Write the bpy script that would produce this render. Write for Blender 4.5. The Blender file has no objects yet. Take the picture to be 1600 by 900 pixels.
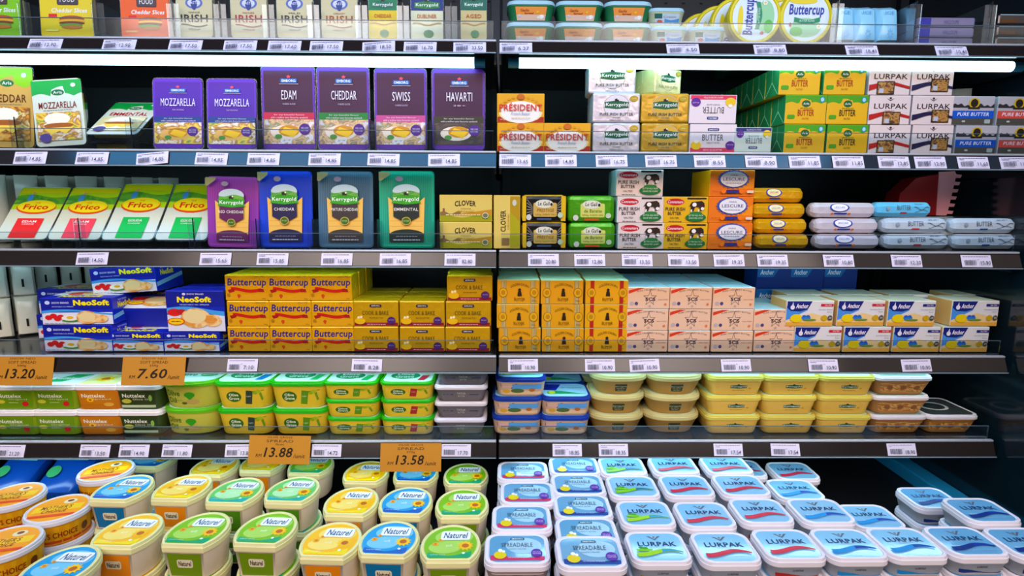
import bpy, bmesh, math, random
from mathutils import Vector, Matrix
random.seed(7)
C = bpy.context.scene.collection
R = math.radians

# ------------------------------------------------------------------ camera
FPX = 900.0
th, ya, ro = R(8.8), R(.8), R(.25)
FW = Vector((math.sin(ya)*math.cos(th), math.cos(ya)*math.cos(th), -math.sin(th)))
r0 = Vector((math.cos(ya), -math.sin(ya), 0)); u0 = r0.cross(FW)
RT = r0*math.cos(ro)+u0*math.sin(ro); UP = RT.cross(FW)
EYE = 1.5
cam_d = bpy.data.cameras.new('camera'); cam = bpy.data.objects.new('camera', cam_d); C.objects.link(cam)
cam_d.lens = 36*FPX/1600; cam_d.sensor_width = 36; cam_d.clip_start = .05
mw = Matrix((( RT.x, UP.x, -FW.x, 0), (RT.y, UP.y, -FW.y, 0), (RT.z, UP.z, -FW.z, EYE), (0, 0, 0, 1)))
cam.matrix_world = mw
S = bpy.context.scene
S.camera = cam
S.view_settings.view_transform = 'Standard'; S.view_settings.look = 'None'
S.view_settings.exposure = 0.22; S.view_settings.gamma = 1; S.view_settings.use_curve_mapping = False

def ray(px, py):
    return FW + RT*((px-800)/FPX) + UP*((450-py)/FPX)
def atY(px, py, Y):
    d = ray(px, py); return Vector((d.x*Y/d.y, Y, EYE+d.z*Y/d.y))
def atZ(px, py, Z):
    d = ray(px, py); t = (Z-EYE)/d.z; return Vector((d.x*t, d.y*t, Z))

# ------------------------------------------------------------------ world and lights
w = bpy.data.worlds.new('world'); S.world = w; w.use_nodes = True
w.node_tree.nodes['Background'].inputs[0].default_value = (.75, .8, 1, 1)
w.node_tree.nodes['Background'].inputs[1].default_value = .045
def area(name, loc, size, target, power, col):
    l = bpy.data.lights.new(name, 'AREA'); l.shape = 'RECTANGLE'; l.size, l.size_y = size
    l.energy = power; l.color = col
    o = bpy.data.objects.new(name, l); C.objects.link(o); o.location = loc
    o.rotation_euler = (Vector(target)-Vector(loc)).to_track_quat('-Z', 'Y').to_euler()
    return o
# the shop's ceiling lamps in the aisle, and the chiller's own canopy strip along its top front edge
area('ceiling_lamp', (-1.3, -1.1, 2.9), (1.7, 1.7), (-.6, 1.2, 1.2), 40, (1, .80, .72))
area('ceiling_lamp', (1.3, -1.1, 2.9), (1.7, 1.7), (.6, 1.2, 1.2), 40, (1, .80, .72))
area('ceiling_lamp', (0, -1.7, 3.3), (3.2, 1.6), (0, 1.2, 1.1), 36, (1, .84, .78))
area('canopy_strip_lamp', (-.31, .70, 2.2), (2.9, .16), (-.31, 1.10, .9), 10.5, (.06, .46, 1))

# ------------------------------------------------------------------ materials
MATS = {}
def lin(h):
    h = h.lstrip('#'); c = [int(h[i:i+2], 16)/255 for i in (0, 2, 4)]
    v = [x/12.92 if x <= .04045 else ((x+.055)/1.055)**2.4 for x in c]
    g = .25*v[0]+.6*v[1]+.15*v[2]          # printed inks are a little richer than their hex notes
    return tuple(min(.92, max(.002, g+(x-g)*1.10)) for x in v)+(1,)
FOODS = {
 'burger': (['5a2f14', 'e0b060', 'd9962c', '7a3d1c', 'f1d489', '5f8a2c', 'b8442a'], 22),
 'sandwich': (['e7d2a2', 'c98a3c', 'f5ecd2', 'a8672b', 'f4cf58', '6b9440', '9b8a90'], 24),
 'cheese': (['f0c04c', 'e7a532', 'f6dc8a', 'e9b445'], 14),
 'pale': (['e9dfb4', 'f4efd8', 'dcc98a', 'cfd8c0'], 14),
 'plate': (['7a6a70', 'd8cfd4', 'e9e2dc', 'b98a6a', 'e2bf86', '8a6a5a', '9aa878', 'c0b4c8'], 26),
 'dark': (['2b1f24', '4c3a30', '191418', '6a5a40'], 22),
 'sticker': (['3a2416', '8c5a30', 'c09050', '2a1a10', '5b3a22'], 60),
 'meadow': (['2f7d2c', '6cae3c', '3c9038', 'a8cf58'], 18),
 'bread': (['e6a860', 'd98c3e', 'f2cf95', 'c87a34'], 26),
 'peas': (['c8842c', '9a6028', 'e2b268', '8a5322'], 70),
}
def mat(k):
    if k in MATS: return MATS[k]
    m = bpy.data.materials.new('material_'+k.replace('#', '').replace(':', '_')); m.use_nodes = True
    nt = m.node_tree; N = nt.nodes; L = nt.links; b = N['Principled BSDF']
    parts = k.split(':'); base = parts[0]; fl = parts[1] if len(parts) > 1 else ''
    if base in FOODS:
        cols, sc = FOODS[base]
        tc = N.new('ShaderNodeTexCoord'); mp = N.new('ShaderNodeMapping'); nz = N.new('ShaderNodeTexNoise'); cr = N.new('ShaderNodeValToRGB')
        L.new(tc.outputs['Object'], mp.inputs[0]); L.new(mp.outputs[0], nz.inputs['Vector'])
        mp.inputs['Scale'].default_value = (1, 1, 1.6)
        nz.inputs['Scale'].default_value = sc*1.4; nz.inputs['Detail'].default_value = 3; nz.inputs['Distortion'].default_value = .6
        L.new(nz.outputs[0], cr.inputs[0]); el = cr.color_ramp.elements
        while len(el) > 1: el.remove(el[-1])
        n = len(cols)
        el[0].position = .28; el[0].color = lin(cols[0])
        for i in range(1, n):
            e = el.new(.28+.44*i/(n-1)); e.color = lin(cols[i])
        L.new(cr.outputs[0], b.inputs['Base Color']); b.inputs['Roughness'].default_value = .4
    elif base == 'clear':
        N.remove(b); t = N.new('ShaderNodeBsdfTransparent'); g = N.new('ShaderNodeBsdfGlossy'); mx = N.new('ShaderNodeMixShader')
        fr = N.new('ShaderNodeFresnel'); fr.inputs[0].default_value = 1.45
        ad = N.new('ShaderNodeMath'); ad.operation = 'MULTIPLY_ADD'; ad.inputs[1].default_value = .9 if fl != 'm' else .35; ad.inputs[2].default_value = .03 if fl != 'm' else .02
        t.inputs[0].default_value = (.93, .97, 1, 1) if fl != 'm' else (.93, .965, .98, 1)
        g.inputs['Roughness'].default_value = .12; g.inputs[0].default_value = (.85, .95, 1, 1)
        L.new(fr.outputs[0], ad.inputs[0]); L.new(ad.outputs[0], mx.inputs[0]); L.new(t.outputs[0], mx.inputs[1]); L.new(g.outputs[0], mx.inputs[2])
        L.new(mx.outputs[0], N['Material Output'].inputs[0])
    elif base == 'lamp':
        N.remove(b); e = N.new('ShaderNodeEmission'); e.inputs[0].default_value = (.50, .84, 1, 1); e.inputs[1].default_value = float(fl)
        L.new(e.outputs[0], N['Material Output'].inputs[0])
    else:
        b.inputs['Base Color'].default_value = lin(base)
        b.inputs['Roughness'].default_value = {'g': .18, 'f': .3, 'r': .8, 's': .42, 'k': .12}.get(fl, .45)
        b.inputs['Specular IOR Level'].default_value = .5 if fl else .32
        if fl == 'k': b.inputs['Specular IOR Level'].default_value = .8
        if fl == 's': b.inputs['Metallic'].default_value = .35
        nz = N.new('ShaderNodeTexNoise'); bp = N.new('ShaderNodeBump'); tc = N.new('ShaderNodeTexCoord')
        L.new(tc.outputs['Object'], nz.inputs['Vector'])
        nz.inputs['Scale'].default_value = 45 if fl == 'f' else 140
        bp.inputs['Strength'].default_value = .5 if fl == 'f' else .05; bp.inputs['Distance'].default_value = .004 if fl == 'f' else .0006
        if fl == 's':
            mp = N.new('ShaderNodeMapping'); mp.inputs['Scale'].default_value = (.02, 1, 1)
            L.new(tc.outputs['Object'], mp.inputs[0]); L.new(mp.outputs[0], nz.inputs['Vector']); bp.inputs['Strength'].default_value = .12
        L.new(nz.outputs[0], bp.inputs['Height']); L.new(bp.outputs[0], b.inputs['Normal'])
        if fl == 'f': b.inputs['Metallic'].default_value = .25
    MATS[k] = m; return m

# ------------------------------------------------------------------ mesh builder
GL = {}
def glyphs(s, bold, shear):
    key = (s, bold, shear)
    if key in GL: return GL[key]
    c = bpy.data.curves.new('t', 'FONT'); c.body = s; c.size = 1; c.resolution_u = 2; c.shear = shear; c.offset = bold; c.space_character = 1.05
    o = bpy.data.objects.new('t', c); C.objects.link(o)
    dg = bpy.context.evaluated_depsgraph_get(); dg.update()
    me = o.evaluated_get(dg).to_mesh()
    vs = [(v.co.x, v.co.y) for v in me.vertices]; fs = [tuple(p.vertices) for p in me.polygons]
    o.evaluated_get(dg).to_mesh_clear(); bpy.data.objects.remove(o); bpy.data.curves.remove(c)
    if not vs: vs = [(0, 0)]; fs = []
    x0 = min(v[0] for v in vs); x1 = max(v[0] for v in vs); y0 = min(v[1] for v in vs); y1 = max(v[1] for v in vs)
    vs = [((x-x0)/max(x1-x0, 1e-6), (y-y0)/max(y1-y0, 1e-6)) for x, y in vs]
    GL[key] = (vs, fs); return GL[key]

class MB:
    def __init__(s): s.v = []; s.f = []; s.m = []; s.names = []
    def mi(s, k):
        if k not in s.names: s.names.append(k)
        return s.names.index(k)
    def add(s, vs, fs, k):
        o = len(s.v); s.v += [tuple(v) for v in vs]; i = s.mi(k)
        for f in fs: s.f.append(tuple(o+a for a in f)); s.m.append(i)
    def mesh(s, name, smooth=False):
        me = bpy.data.meshes.new(name); me.from_pydata(s.v, [], s.f)
        for k in s.names: me.materials.append(mat(k))
        me.polygons.foreach_set('material_index', s.m)
        if smooth:
            me.polygons.foreach_set('use_smooth', [True]*len(s.f))
            me.set_sharp_from_angle(angle=R(38)) if hasattr(me, 'set_sharp_from_angle') else None
        me.update(); return me
    def box(s, x0, x1, y0, y1, z0, z1, k, bev=.0, kfn=None, seg=2, warp=0):
        bm = bmesh.new(); bmesh.ops.create_cube(bm, size=1)
        for v in bm.verts: v.co = Vector(((x0+x1)/2+v.co.x*(x1-x0), (y0+y1)/2+v.co.y*(y1-y0), (z0+z1)/2+v.co.z*(z1-z0)))
        if bev: bmesh.ops.bevel(bm, geom=bm.edges[:], offset=bev, segments=seg, affect='EDGES', profile=.5)
        bm.verts.ensure_lookup_table(); bm.normal_update()
        o = len(s.v)
        for v in bm.verts:
            c = v.co
            s.v.append((c.x+warp*math.sin(c.z*90+c.y*40), c.y, c.z+warp*math.sin(c.x*70+c.y*55)))
        for f in bm.faces:
            kk = kfn(f.normal) if kfn else k
            s.f.append(tuple(o+v.index for v in f.verts)); s.m.append(s.mi(kk or k))
        bm.free()
    def loft(s, rings, k, cap0=True, cap1=True):
        n = len(rings[0]); o = len(s.v); i = s.mi(k)
        for r in rings: s.v += [tuple(p) for p in r]
        for a in range(len(rings)-1):
            for j in range(n):
                j2 = (j+1) % n
                s.f.append((o+a*n+j, o+a*n+j2, o+(a+1)*n+j2, o+(a+1)*n+j)); s.m.append(i)
        if cap0: s.f.append(tuple(o+j for j in range(n-1, -1, -1))); s.m.append(i)
        if cap1: s.f.append(tuple(o+(len(rings)-1)*n+j for j in range(n))); s.m.append(i)

class F:
    """a printed surface: normalised (x, y, layer) -> 3D"""
    EPS = .00016
    def __init__(s, mb, fn, sub=1): s.mb = mb; s.fn = fn; s.l = 1; s.sub = sub
    def _p(s, pts, fs, k):
        s.mb.add([s.fn(x, y, s.l*F.EPS) for x, y in pts], fs, k); s.l += 1
    def poly(s, pts, k): s._p(pts, [tuple(range(len(pts)))], k)
    def rect(s, x0, y0, x1, y1, k):
        n = max(1, int(s.sub*abs(x1-x0)+.99))
        pts = [(x0+(x1-x0)*i/n, y) for y in (y0, y1) for i in range(n+1)]
        s._p(pts, [(i, i+1, n+2+i, n+1+i) for i in range(n)], k)
    def ell(s, cx, cy, rx, ry, k, n=18, a=0):
        pts = []
        for i in range(n):
            t = 2*math.pi*i/n; x, y = rx*math.cos(t), ry*math.sin(t)
            pts.append((cx+x, cy+y))
        s._p([(cx, cy)]+pts, [(0, 1+i, 1+(i+1) % n) for i in range(n)], k)
    def rr(s, x0, y0, x1, y1, k, rx=.03, ry=.05):
        pts = []
        for cx, cy, a in ((x1-rx, y0+ry, -90), (x1-rx, y1-ry, 0), (x0+rx, y1-ry, 90), (x0+rx, y0+ry, 180)):
            for i in range(5):
                t = R(a+22.5*i); pts.append((cx+rx*math.cos(t), cy+ry*math.sin(t)))
        s._p([((x0+x1)/2, (y0+y1)/2)]+pts, [(0, 1+i, 1+(i+1) % 20) for i in range(20)], k)
    def wave(s, x0, x1, lo, hi, k, n=16):
        a = [x0+(x1-x0)*i/n for i in range(n+1)]
        pts = [(x, lo(x)) for x in a]+[(x, hi(x)) for x in a]
        s._p(pts, [(i, i+1, n+2+i, n+1+i) for i in range(n)], k)
    def text(s, t, x0, y0, x1, y1, k, bold=.0, shear=0, rot=0, arch=0):
        vs, fs = glyphs(t, bold, shear)
        if rot == 90: vs = [(1-y, x) for x, y in vs]
        if rot == 180: vs = [(1-x, 1-y) for x, y in vs]
        s._p([(x0+(x1-x0)*x, y0+(y1-y0)*y+arch*(1-(2*x-1)**2)) for x, y in vs], fs, k)
    def star(s, cx, cy, r, asp, k, inner=.4, n=5, line=None):
        def ring(q): return [(cx+q*(r if i % 2 == 0 else r*inner)*math.sin(math.pi*i/n), cy+q*asp*(r if i % 2 == 0 else r*inner)*math.cos(math.pi*i/n)) for i in range(2*n)]
        if line:
            a = ring(1); b = ring(1-line); m = 2*n
            s._p(a+b, [(i, (i+1) % m, m+(i+1) % m, m+i) for i in range(m)], k)
        else: s._p([(cx, cy)]+ring(1), [(0, 1+i, 1+(i+1) % (2*n)) for i in range(2*n)], k)
    def flower(s, cx, cy, r, asp, p='#f6c21c', c='#b8641a'):
        s.star(cx, cy, r, asp, p, .68, 11); s.ell(cx, cy, r*.42, r*.42*asp, c, 12)

def front(mb, w, h, y, z0=0, sub=1, dx=0): return F(mb, lambda a, b, l: (dx+(a-.5)*w, y-l, z0+b*h), sub)
def topf(mb, w, d, z, y0=0): return F(mb, lambda a, b, l: ((a-.5)*w, y0+(b-.5)*d, z+l))
def sidef(mb, sgn, d, h, x): return F(mb, lambda a, b, l: (sgn*(x+l), sgn*(a-.5)*d, b*h))

# ------------------------------------------------------------------ objects
THINGS = []
class Proto:
    def __init__(s, name, cat, parts, w, h, d): s.name, s.cat, s.parts, s.w, s.h, s.d = name, cat, parts, w, h, d
def spawn(p, label, loc, rot=(0, 0, 0), group=None):
    if len(p.parts) == 1:
        o = bpy.data.objects.new(p.name, p.parts[0][1]); C.objects.link(o)
    else:
        o = bpy.data.objects.new(p.name, None); o.empty_display_size = .02; C.objects.link(o)
        made = {}
        for q in p.parts:
            pn, me = q[0], q[1]
            c = bpy.data.objects.new(pn, me); C.objects.link(c); c.parent = made.get(q[2], o) if len(q) > 2 else o
            made.setdefault(pn, c)
    o.location = loc; o.rotation_euler = rot
    o['label'] = label; o['category'] = p.cat
    if group: o['group'] = group
    THINGS.append(o); return o

# ------------------------------------------------------------------ the setting: case walls
YF = 1.2                     # shelf front edge
PYR = [62, 236, 391, 555.5, 688]
ZR = [atY(778, y, YF).z for y in PYR]
YB = 1.66
def struct(name, build, k=None):
    mb = MB(); build(mb); me = mb.mesh(name); o = bpy.data.objects.new(name, me); C.objects.link(o); o['kind'] = 'structure'; return o
XR = 1.10; XL = -1.42; ZD = EYE-.725
def back(mb):
    mb.box(XL, XR, YB, YB+.03, .3, 2.6, '#0c1114')
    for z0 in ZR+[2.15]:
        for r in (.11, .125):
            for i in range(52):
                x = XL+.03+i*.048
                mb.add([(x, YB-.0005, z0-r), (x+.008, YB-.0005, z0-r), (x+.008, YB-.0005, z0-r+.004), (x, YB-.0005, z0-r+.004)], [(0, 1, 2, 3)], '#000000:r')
    for x in (XL+.02, -.035, -.005, XR-.03):
        mb.box(x, x+.022, YB-.02, YB-.001, .4, 2.5, '#15181a:s')
struct('wall_back', back)
struct('wall_right', lambda mb: mb.box(XR, XR+.03, .55, YB, .3, 2.6, '#0b1a20:k', .004))
struct('wall_left', lambda mb: mb.box(XL-.03, XL, .55, YB, .3, 2.6, '#0b1216', .004))
struct('ceiling', lambda mb: mb.box(XL, XR+.03, .35, YB+.03, 2.45, 2.5, '#15181a', .004))
struct('floor', lambda mb: mb.box(-4, 4, -4, 3, -.02, 0, '#8d8478:g', .0))
def deckb(mb):
    mb.box(XL, XR, .62, YB-.022, ZD-.03, ZD, '#0d1012', .002)
    mb.box(XL, XR, .60, .618, ZD-.25, ZD+.05, '#2a2524:s', .004)
    mb.box(XR-.05, XR-.001, .7, YB-.022, ZD+.0005, ZD+.035, '#2f86b4', .004)
mb = MB(); deckb(mb); o = bpy.data.objects.new('display_deck', mb.mesh('display_deck')); C.objects.link(o)
o['label'] = 'dark bottom deck of the chiller carrying the piled oval and rectangular spread tubs'; o['category'] = 'display deck'
struct('trim_1', lambda mb: mb.box(XL, XR+.03, .625, YB, .001, ZD-.04, '#181614', .005))

# ------------------------------------------------------------------ shelves
RAIL_H = [.0205, .0255, .0265, .0265, .0265]
FEN = [.036, .040, .033, .031, .028]
def rail_pt(r, x, t):        # t 0 top .. 1 bottom of the price rail
    return Vector((x, YF-.0015-.011*t, ZR[r]-.0055-RAIL_H[r]*t))
SN = ['top', 'second', 'third', 'fourth', 'lowest']
BAYS = [(XL+.005, -.0165, 'left'), (-.0105, 1.088, 'right')]
for r in range(5):
    for x0, x1, side in BAYS:
        root = bpy.data.objects.new('chiller_shelf', None); C.objects.link(root); root.location = ((x0+x1)/2, YF, ZR[r]); root.empty_display_size = .05
        root['label'] = f'dark metal {SN[r]} shelf of the {side} bay with sloped price rail'; root['category'] = 'shelf'; root['group'] = 'shelves of the chiller'
        W = (x1-x0)/2
        def part(n, mb, smooth=False, par=None):
            o = bpy.data.objects.new(n, mb.mesh(n, smooth)); C.objects.link(o); o.parent = par or root; return o
        m = MB(); m.box(-W, W, .004, YB-YF-.002, -.014, -.0008, '#15191c:g', .002)
        m.box(-W, -W+.004, .01, YB-YF-.01, -.045, -.014, '#15191c'); m.box(W-.004, W, .01, YB-YF-.01, -.045, -.014, '#15191c')
        part('shelf_board', m)
        m = MB(); m.box(-W, W, -.003, .006, -.0045, 0, '#b9bcc2:s', .0015); part('front_trim', m)
        m = MB(); h = RAIL_H[r]; pts = [(-.0005, -.0045), (-.0015, -.0055), (-.0125, -.0055-h), (-.0155, -.0065-h), (-.0155, -.0085-h), (-.0085, -.0085-h), (.004, -.0045)]
        m.loft([[(x, a, b) for a, b in pts] for x in (-W, W)], '#221c1b:g'); part('price_rail', m)
        m = MB(); m.box(-W, W, -.0165, -.0130, -.0090-h, -.0065-h, '#8da0aa:s', .001); part('rail_lip', m)
        m = MB(); xr = W-.006; m.box(-W+.004, xr, .008, .0095, 0, FEN[r], 'clear:m'); m.box(-W+.004, xr, .0075, .010, FEN[r], FEN[r]+.0012, '#54646c:g')
        part('shelf_fence', m)
        m = MB(); n = 14
        tx0, tx1 = (-W+.03, W-.045) if side == 'left' else (-W+.04, W-.045)
        if r == 0: rad, ty, tz = .0100, .028, -.0375
        else: rad, ty, tz = .0065, .022, -.0212
        m.loft([[(x, ty+rad*math.cos(2*math.pi*i/n), tz+rad*math.sin(2*math.pi*i/n)) for i in range(n)] for x in (tx0, tx1)], 'lamp:%g' % (6.5, 5, 9, 15, 10)[r])
        part('light_tube', m)
        m = MB()
        for a, b in ((tx0-.022, tx0), (tx1, tx1+.022)):
            m.loft([[(x, ty+rad*1.03*math.cos(2*math.pi*i/n), tz+rad*1.03*math.sin(2*math.pi*i/n)) for i in range(n)] for x in (a, b)], '#2f6f8c:g')
        m.box(tx0-.02, tx1+.02, ty-.004, ty+.01, tz+rad, -.0142, '#15191c')
        part('tube_holder', m)

# ------------------------------------------------------------------ price tags
def digits_tag(price, fancy):
    m = MB(); w, h = .064, .0262
    m.box(-w/2, w/2, -.0007, 0, -h, 0, '#ded6e6')
    f = F(m, lambda a, b, l: ((a-.5)*w, -.0007-l, (b-1)*h))
    rnd = random.Random(price+fancy)
    x = .06
    while x < .86:
        q = rnd.uniform(.03, .09); f.rect(x, .84, min(x+q, .9), .885, '#6a6478'); x += q+.015
    if rnd.random() < .6: f.rect(.06, .72, rnd.uniform(.12, .3), .76, '#7a7488')
    x = .08
    while x < .44:
        q = rnd.choice((.006, .01, .016)); f.rect(x, .14, x+q, .56, '#3c3a48'); x += q+rnd.choice((.007, .012))
    f.text('RM', .47, .52, .53, .6, '#55506a')
    f.text(price, .57, .14, .90, .46, '#3a3846', .01)
    return m.mesh('price_tag')
TAGS = [
 [(74, '12.90', 'in front of the yellow cheddar pack'), (189, '12.90', 'left of the orange cheddar pack'), (292, '17.50', 'under the black lettered IRISH pack'), (377, '17.50', 'under the red lettered IRISH pack'),
  (446, '17.60', 'under the mild IRISH pack'), (511, '17.50', 'under the brown lettered IRISH pack'), (592, '18.50', 'under the yellow foil cheddar'), (657, '16.70', 'under the navy topped cheese'), (734, '33.50', 'under the tan topped cheese'),
  (806, '6.27', 'under the orange spread tubs'), (1066, '6.50', 'under the small cream tubs'), (1202, '8.80', 'between the two round yellow tubs'), (1345, '18.40', 'under the icy blue pouches'), (1485, '10.40', 'under the stacked purple packs')],
 [(50, '14.85', 'under the leftmost cheddar slices'), (146, '14.85', 'left of the gap under white mozzarella'), (239, '14.85', 'tilted, left of purple mozzarella'), (332, '14.85', 'between two purple mozzarella packs'), (413, '14.85', 'under the edam slices'), (508, '14.85', 'under the purple cheddar slices'), (600, '14.85', 'under the swiss slices'), (694, '14.85', 'under the havarti slices'),
  (805, '13.65', 'under the red lettered butter boxes'), (876, '14.85', 'under the single red lettered box'), (955, '16.75', 'under the white foil butter'), (1032, '16.75', 'under the gold foil butter'), (1108, '8.55', 'under the pink edged butter'), (1188, '8.90', 'under the navy edged butter'), (1256, '11.85', 'under the left yellow green butter'), (1324, '11.85', 'under the right yellow green butter'),
  (1395, '12.85', 'under the red striped butter boxes'), (1452, '12.90', 'under the navy striped butter boxes'), (1519, '11.60', 'under the blue banded butter'), (1585, '11.60', 'at the right edge, red banded butter')],
 [(146, '14.50', 'between the edam and green wedge packs'), (338, '15.65', 'under the magenta cheese pack'), (427, '15.85', 'under the royal blue cheese pack'), (527, '16.85', 'under the slate blue cheese pack'), (618, '16.85', 'under the teal emmental pack'), (719, '82.80', 'under the clover butter boxes'),
  (849, '20.80', 'under the black wrapped butter'), (921, '12.80', 'under the green wrapped butter'), (995, '13.50', 'under the white cow butter boxes'), (1067, '13.50', 'under the yellow cow butter boxes'), (1138, '19.35', 'under the orange butter boxes'), (1206, '19.35', 'under the gold foil rolls'), (1309, '10.80', 'under the silver foil rolls'), (1415, '12.30', 'under the left white butter rolls'), (1524, '15.90', 'under the right white butter rolls')],
 [(380, '7.10', 'under the left script butter column'), (574, '8.28', 'under the cook and bake butter'), (817, '10.90', 'under the golden churn butter'), (937, '10.90', 'under the red striped golden butter'), (1006, '10.90', 'under the leftmost star boxes'), (1149, '10.90', 'under the third star column'), (1285, '10.90', 'under the left flower butter boxes'), (1430, '10.90', 'under the right flower butter boxes')],
 [(17, '21.20', 'at the left edge above blue bags'), (150, '13.50', 'under the orange vegetable spread'), (211, '14.90', 'under the dark olive spread'), (278, '11.80', 'under the olive oil tubs'), (376, '13.88', 'beside the left lower orange card'), (511, '14.72', 'right of the 13.88 card'), (713, '17.70', 'right of the 13.58 card'), (886, '18.85', 'under the blue lidded tubs'), (958, '18.35', 'under the oval cream tubs'),
  (1137, '17.54', 'under the left square cream tubs'), (1226, '17.54', 'under the middle square cream tubs'), (1407, '18.90', 'under the white lidded tubs')]]
for r in range(5):
    for i, (px, price, ph) in enumerate(TAGS[r]):
        py = PYR[r]+17
        p = rail_pt(r, atY(px, py, YF-.006).x, .06)
        me = digits_tag(price, str(px))
        tilt = {(1, 239): -.09, (0, 592): -.06, (3, 1006): -.04}.get((r, px), random.uniform(-.015, .015))
        o = bpy.data.objects.new('price_tag', me); C.objects.link(o)
        o.location = (p.x, p.y-.0012, p.z); o.rotation_euler = (math.atan2(.011, RAIL_H[r])*-1, tilt, 0)
        o['label'] = f'white price tag reading {price} on {SN[r]} rail, {ph}'; o['category'] = 'price tag'; o['group'] = 'white price tags on the shelf rails'
def card(lines, price):
    m = MB(); w, h = .132, .060
    m.box(-w/2, w/2, -.0009, 0, -h, 0, '#bf8438')
    f = F(m, lambda a, b, l: ((a-.5)*w, -.0009-l, (b-1)*h)); k = '#3a2410'
    f.text(lines[0], .30, .90, .70, .97, k); f.text(lines[1], .28, .76, .72, .85, k); f.text(lines[2], .43, .64, .57, .72, k)
    f.text('RM', .12, .24, .22, .35, k, 0, .2); f.text(price, .25, .24, .72, .58, '#20140c', .012, .2); f.text('/unit', .73, .22, .92, .36, k, 0, .2)
    return m.mesh('promotional_card')
for r, px, py, ln, price, lab in ((3, 28, 560, ('SNOW NEO', 'SOFT SPREAD', '500g'), '13.20', 'orange card reading 13.20 per unit hanging at the far left rail'), (3, 236, 560, ('SNOW NEO', 'SOFT SPREAD', '250g'), '7.60', 'orange card reading 7.60 per unit hanging on the fourth rail'),
                              (4, 435, 684, ('OLIVE GROVE', 'SPREAD', '500g salted'), '13.88', 'orange card reading 13.88 per unit overlapping the lowest rail'), (4, 641, 696, ('OLIVE GROVE', 'SPREAD', '375g'), '13.58', 'orange card reading 13.58 per unit above the bottom tubs')):
    p = atY(px, py, YF-.02); o = bpy.data.objects.new('promotional_card', card(ln, price)); C.objects.link(o)
    o.location = (p.x, YF-.0065 if r == 3 else YF-.008, p.z); o.rotation_euler = (R(-16), R(1) if px == 435 else 0, 0)
    o['label'] = lab; o['category'] = 'price card'; o['group'] = 'orange promotional cards'

# ------------------------------------------------------------------ product designs
def sz(px, py): return (atY(800+px/2, py, Y0)-atY(800-px/2, py, Y0)).x
Y0 = 1.226
def carton(name, w, h, d, base, deco, side=None, top=None, bev=.0015, warp=0, back=None, cat='butter box', sdeco=None, tdeco=None):
    m = MB()
    def kf(n):
        if n.z > .8: return top or side or base
        if abs(n.x) > .8: return side or base
        return base
    m.box(-w/2, w/2, -d/2, d/2, 0, h, base, bev, kf, 2, warp)
    deco(front(m, w, h, -d/2))
    for sg in (1, -1):
        f = sidef(m, sg, d, h, w/2)
        if sdeco: sdeco(f)
    if tdeco: tdeco(topf(m, w, d, h))
    return Proto(name, cat, [(name, m.mesh(name))], w, h, d)
def foldends(k):
    def fn(f):
        f.poly([(.04, .04), (.06, .03), (.5, .47), (.5, .53)], k); f.poly([(.96, .04), (.94, .03), (.5, .47), (.5, .53)], k); f.poly([(.49, .5), (.51, .5), (.51, .96), (.49, .96)], k)
    return fn
BN = '#e9e3da'
def badge(f, cx, cy, w, h, s='Kerrygold', g='#0f5a35', lc='#f4f6ee'):
    """green banner with lettering and a little cow on top"""
    x0, x1, y0, y1 = cx-w/2, cx+w/2, cy-h/2, cy+h/2
    f.poly([(x0, y0+h*.15), (cx, y0), (x1, y0+h*.15), (x1-.02, cy), (x1, y1-h*.15), (cx+.1*w, y1), (cx-.1*w, y1), (x0, y1-h*.15), (x0+.02, cy)], g)
    f.text(s, x0+w*.07, cy-h*.26, x1-w*.07, cy+h*.26, lc, .01)
    f.ell(cx, y1+h*.12, w*.09, h*.16, '#1a1412', 10); f.ell(cx+w*.05, y1+h*.22, w*.03, h*.10, '#efe8dc', 8); f.rect(cx-w*.07, y1-h*.1, cx-w*.05, y1+h*.1, '#1a1412'); f.rect(cx+w*.05, y1-h*.1, cx+w*.07, y1+h*.1, '#1a1412')
def small(f, x0, x1, y, k, h=.03, seed=0):
    rnd = random.Random(seed); x = x0
    while x < x1:
        q = rnd.uniform(.02, .07); f.rect(x, y, min(x+q, x1), y+h, k); x += q+.012

# --- plastic slice packs
def slicepack(name, w, h, d, deco, base, label_cut=0, cheese='#e8c25a', rim='clear:m', r=.008):
    """clear thermoformed tray with a printed film and stacked cheese slices inside"""
    def rrp(ww, y, z0, z1, rr=r):
        pts = []
        for cx, cz, a in ((ww/2-rr, z0+rr, -90), (ww/2-rr, z1-rr, 0), (-ww/2+rr, z1-rr, 90), (-ww/2+rr, z0+rr, 180)):
            for i in range(5): t = R(a+22.5*i); pts.append((cx+rr*math.cos(t), y, cz+rr*math.sin(t)))
        return pts
    a = MB(); a.loft([rrp(w, -d/2+.0005, 0, h), rrp(w, -d/2+.0015, 0, h)], rim); a.loft([rrp(w*.94, -d/2+.0016, .004, h-.004), rrp(w*.88, d/2, .010, h-.010)], rim)
    c = MB()
    n = 5
    for i in range(n): c.box(-w*.41, w*.41, -d/2+.003+i*(d-.006)/n, -d/2+.003+(i+.86)*(d-.006)/n, .014, h*.80, cheese, .0006)
    l = MB(); lo = label_cut*h
    l.loft([rrp(w*.965, -d/2, lo+.003, h-.002), rrp(w*.965, -d/2-.0006, lo+.003, h-.002)], base)
    deco(front(l, w*.965, h-.005, -d/2-.0006, .003))
    return Proto(name, 'cheese pack', [('plastic_tray', a.mesh('tray')), ('cheese_slices', c.mesh('cheese')), ('printed_film', l.mesh('film'))], w, h, d)

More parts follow.
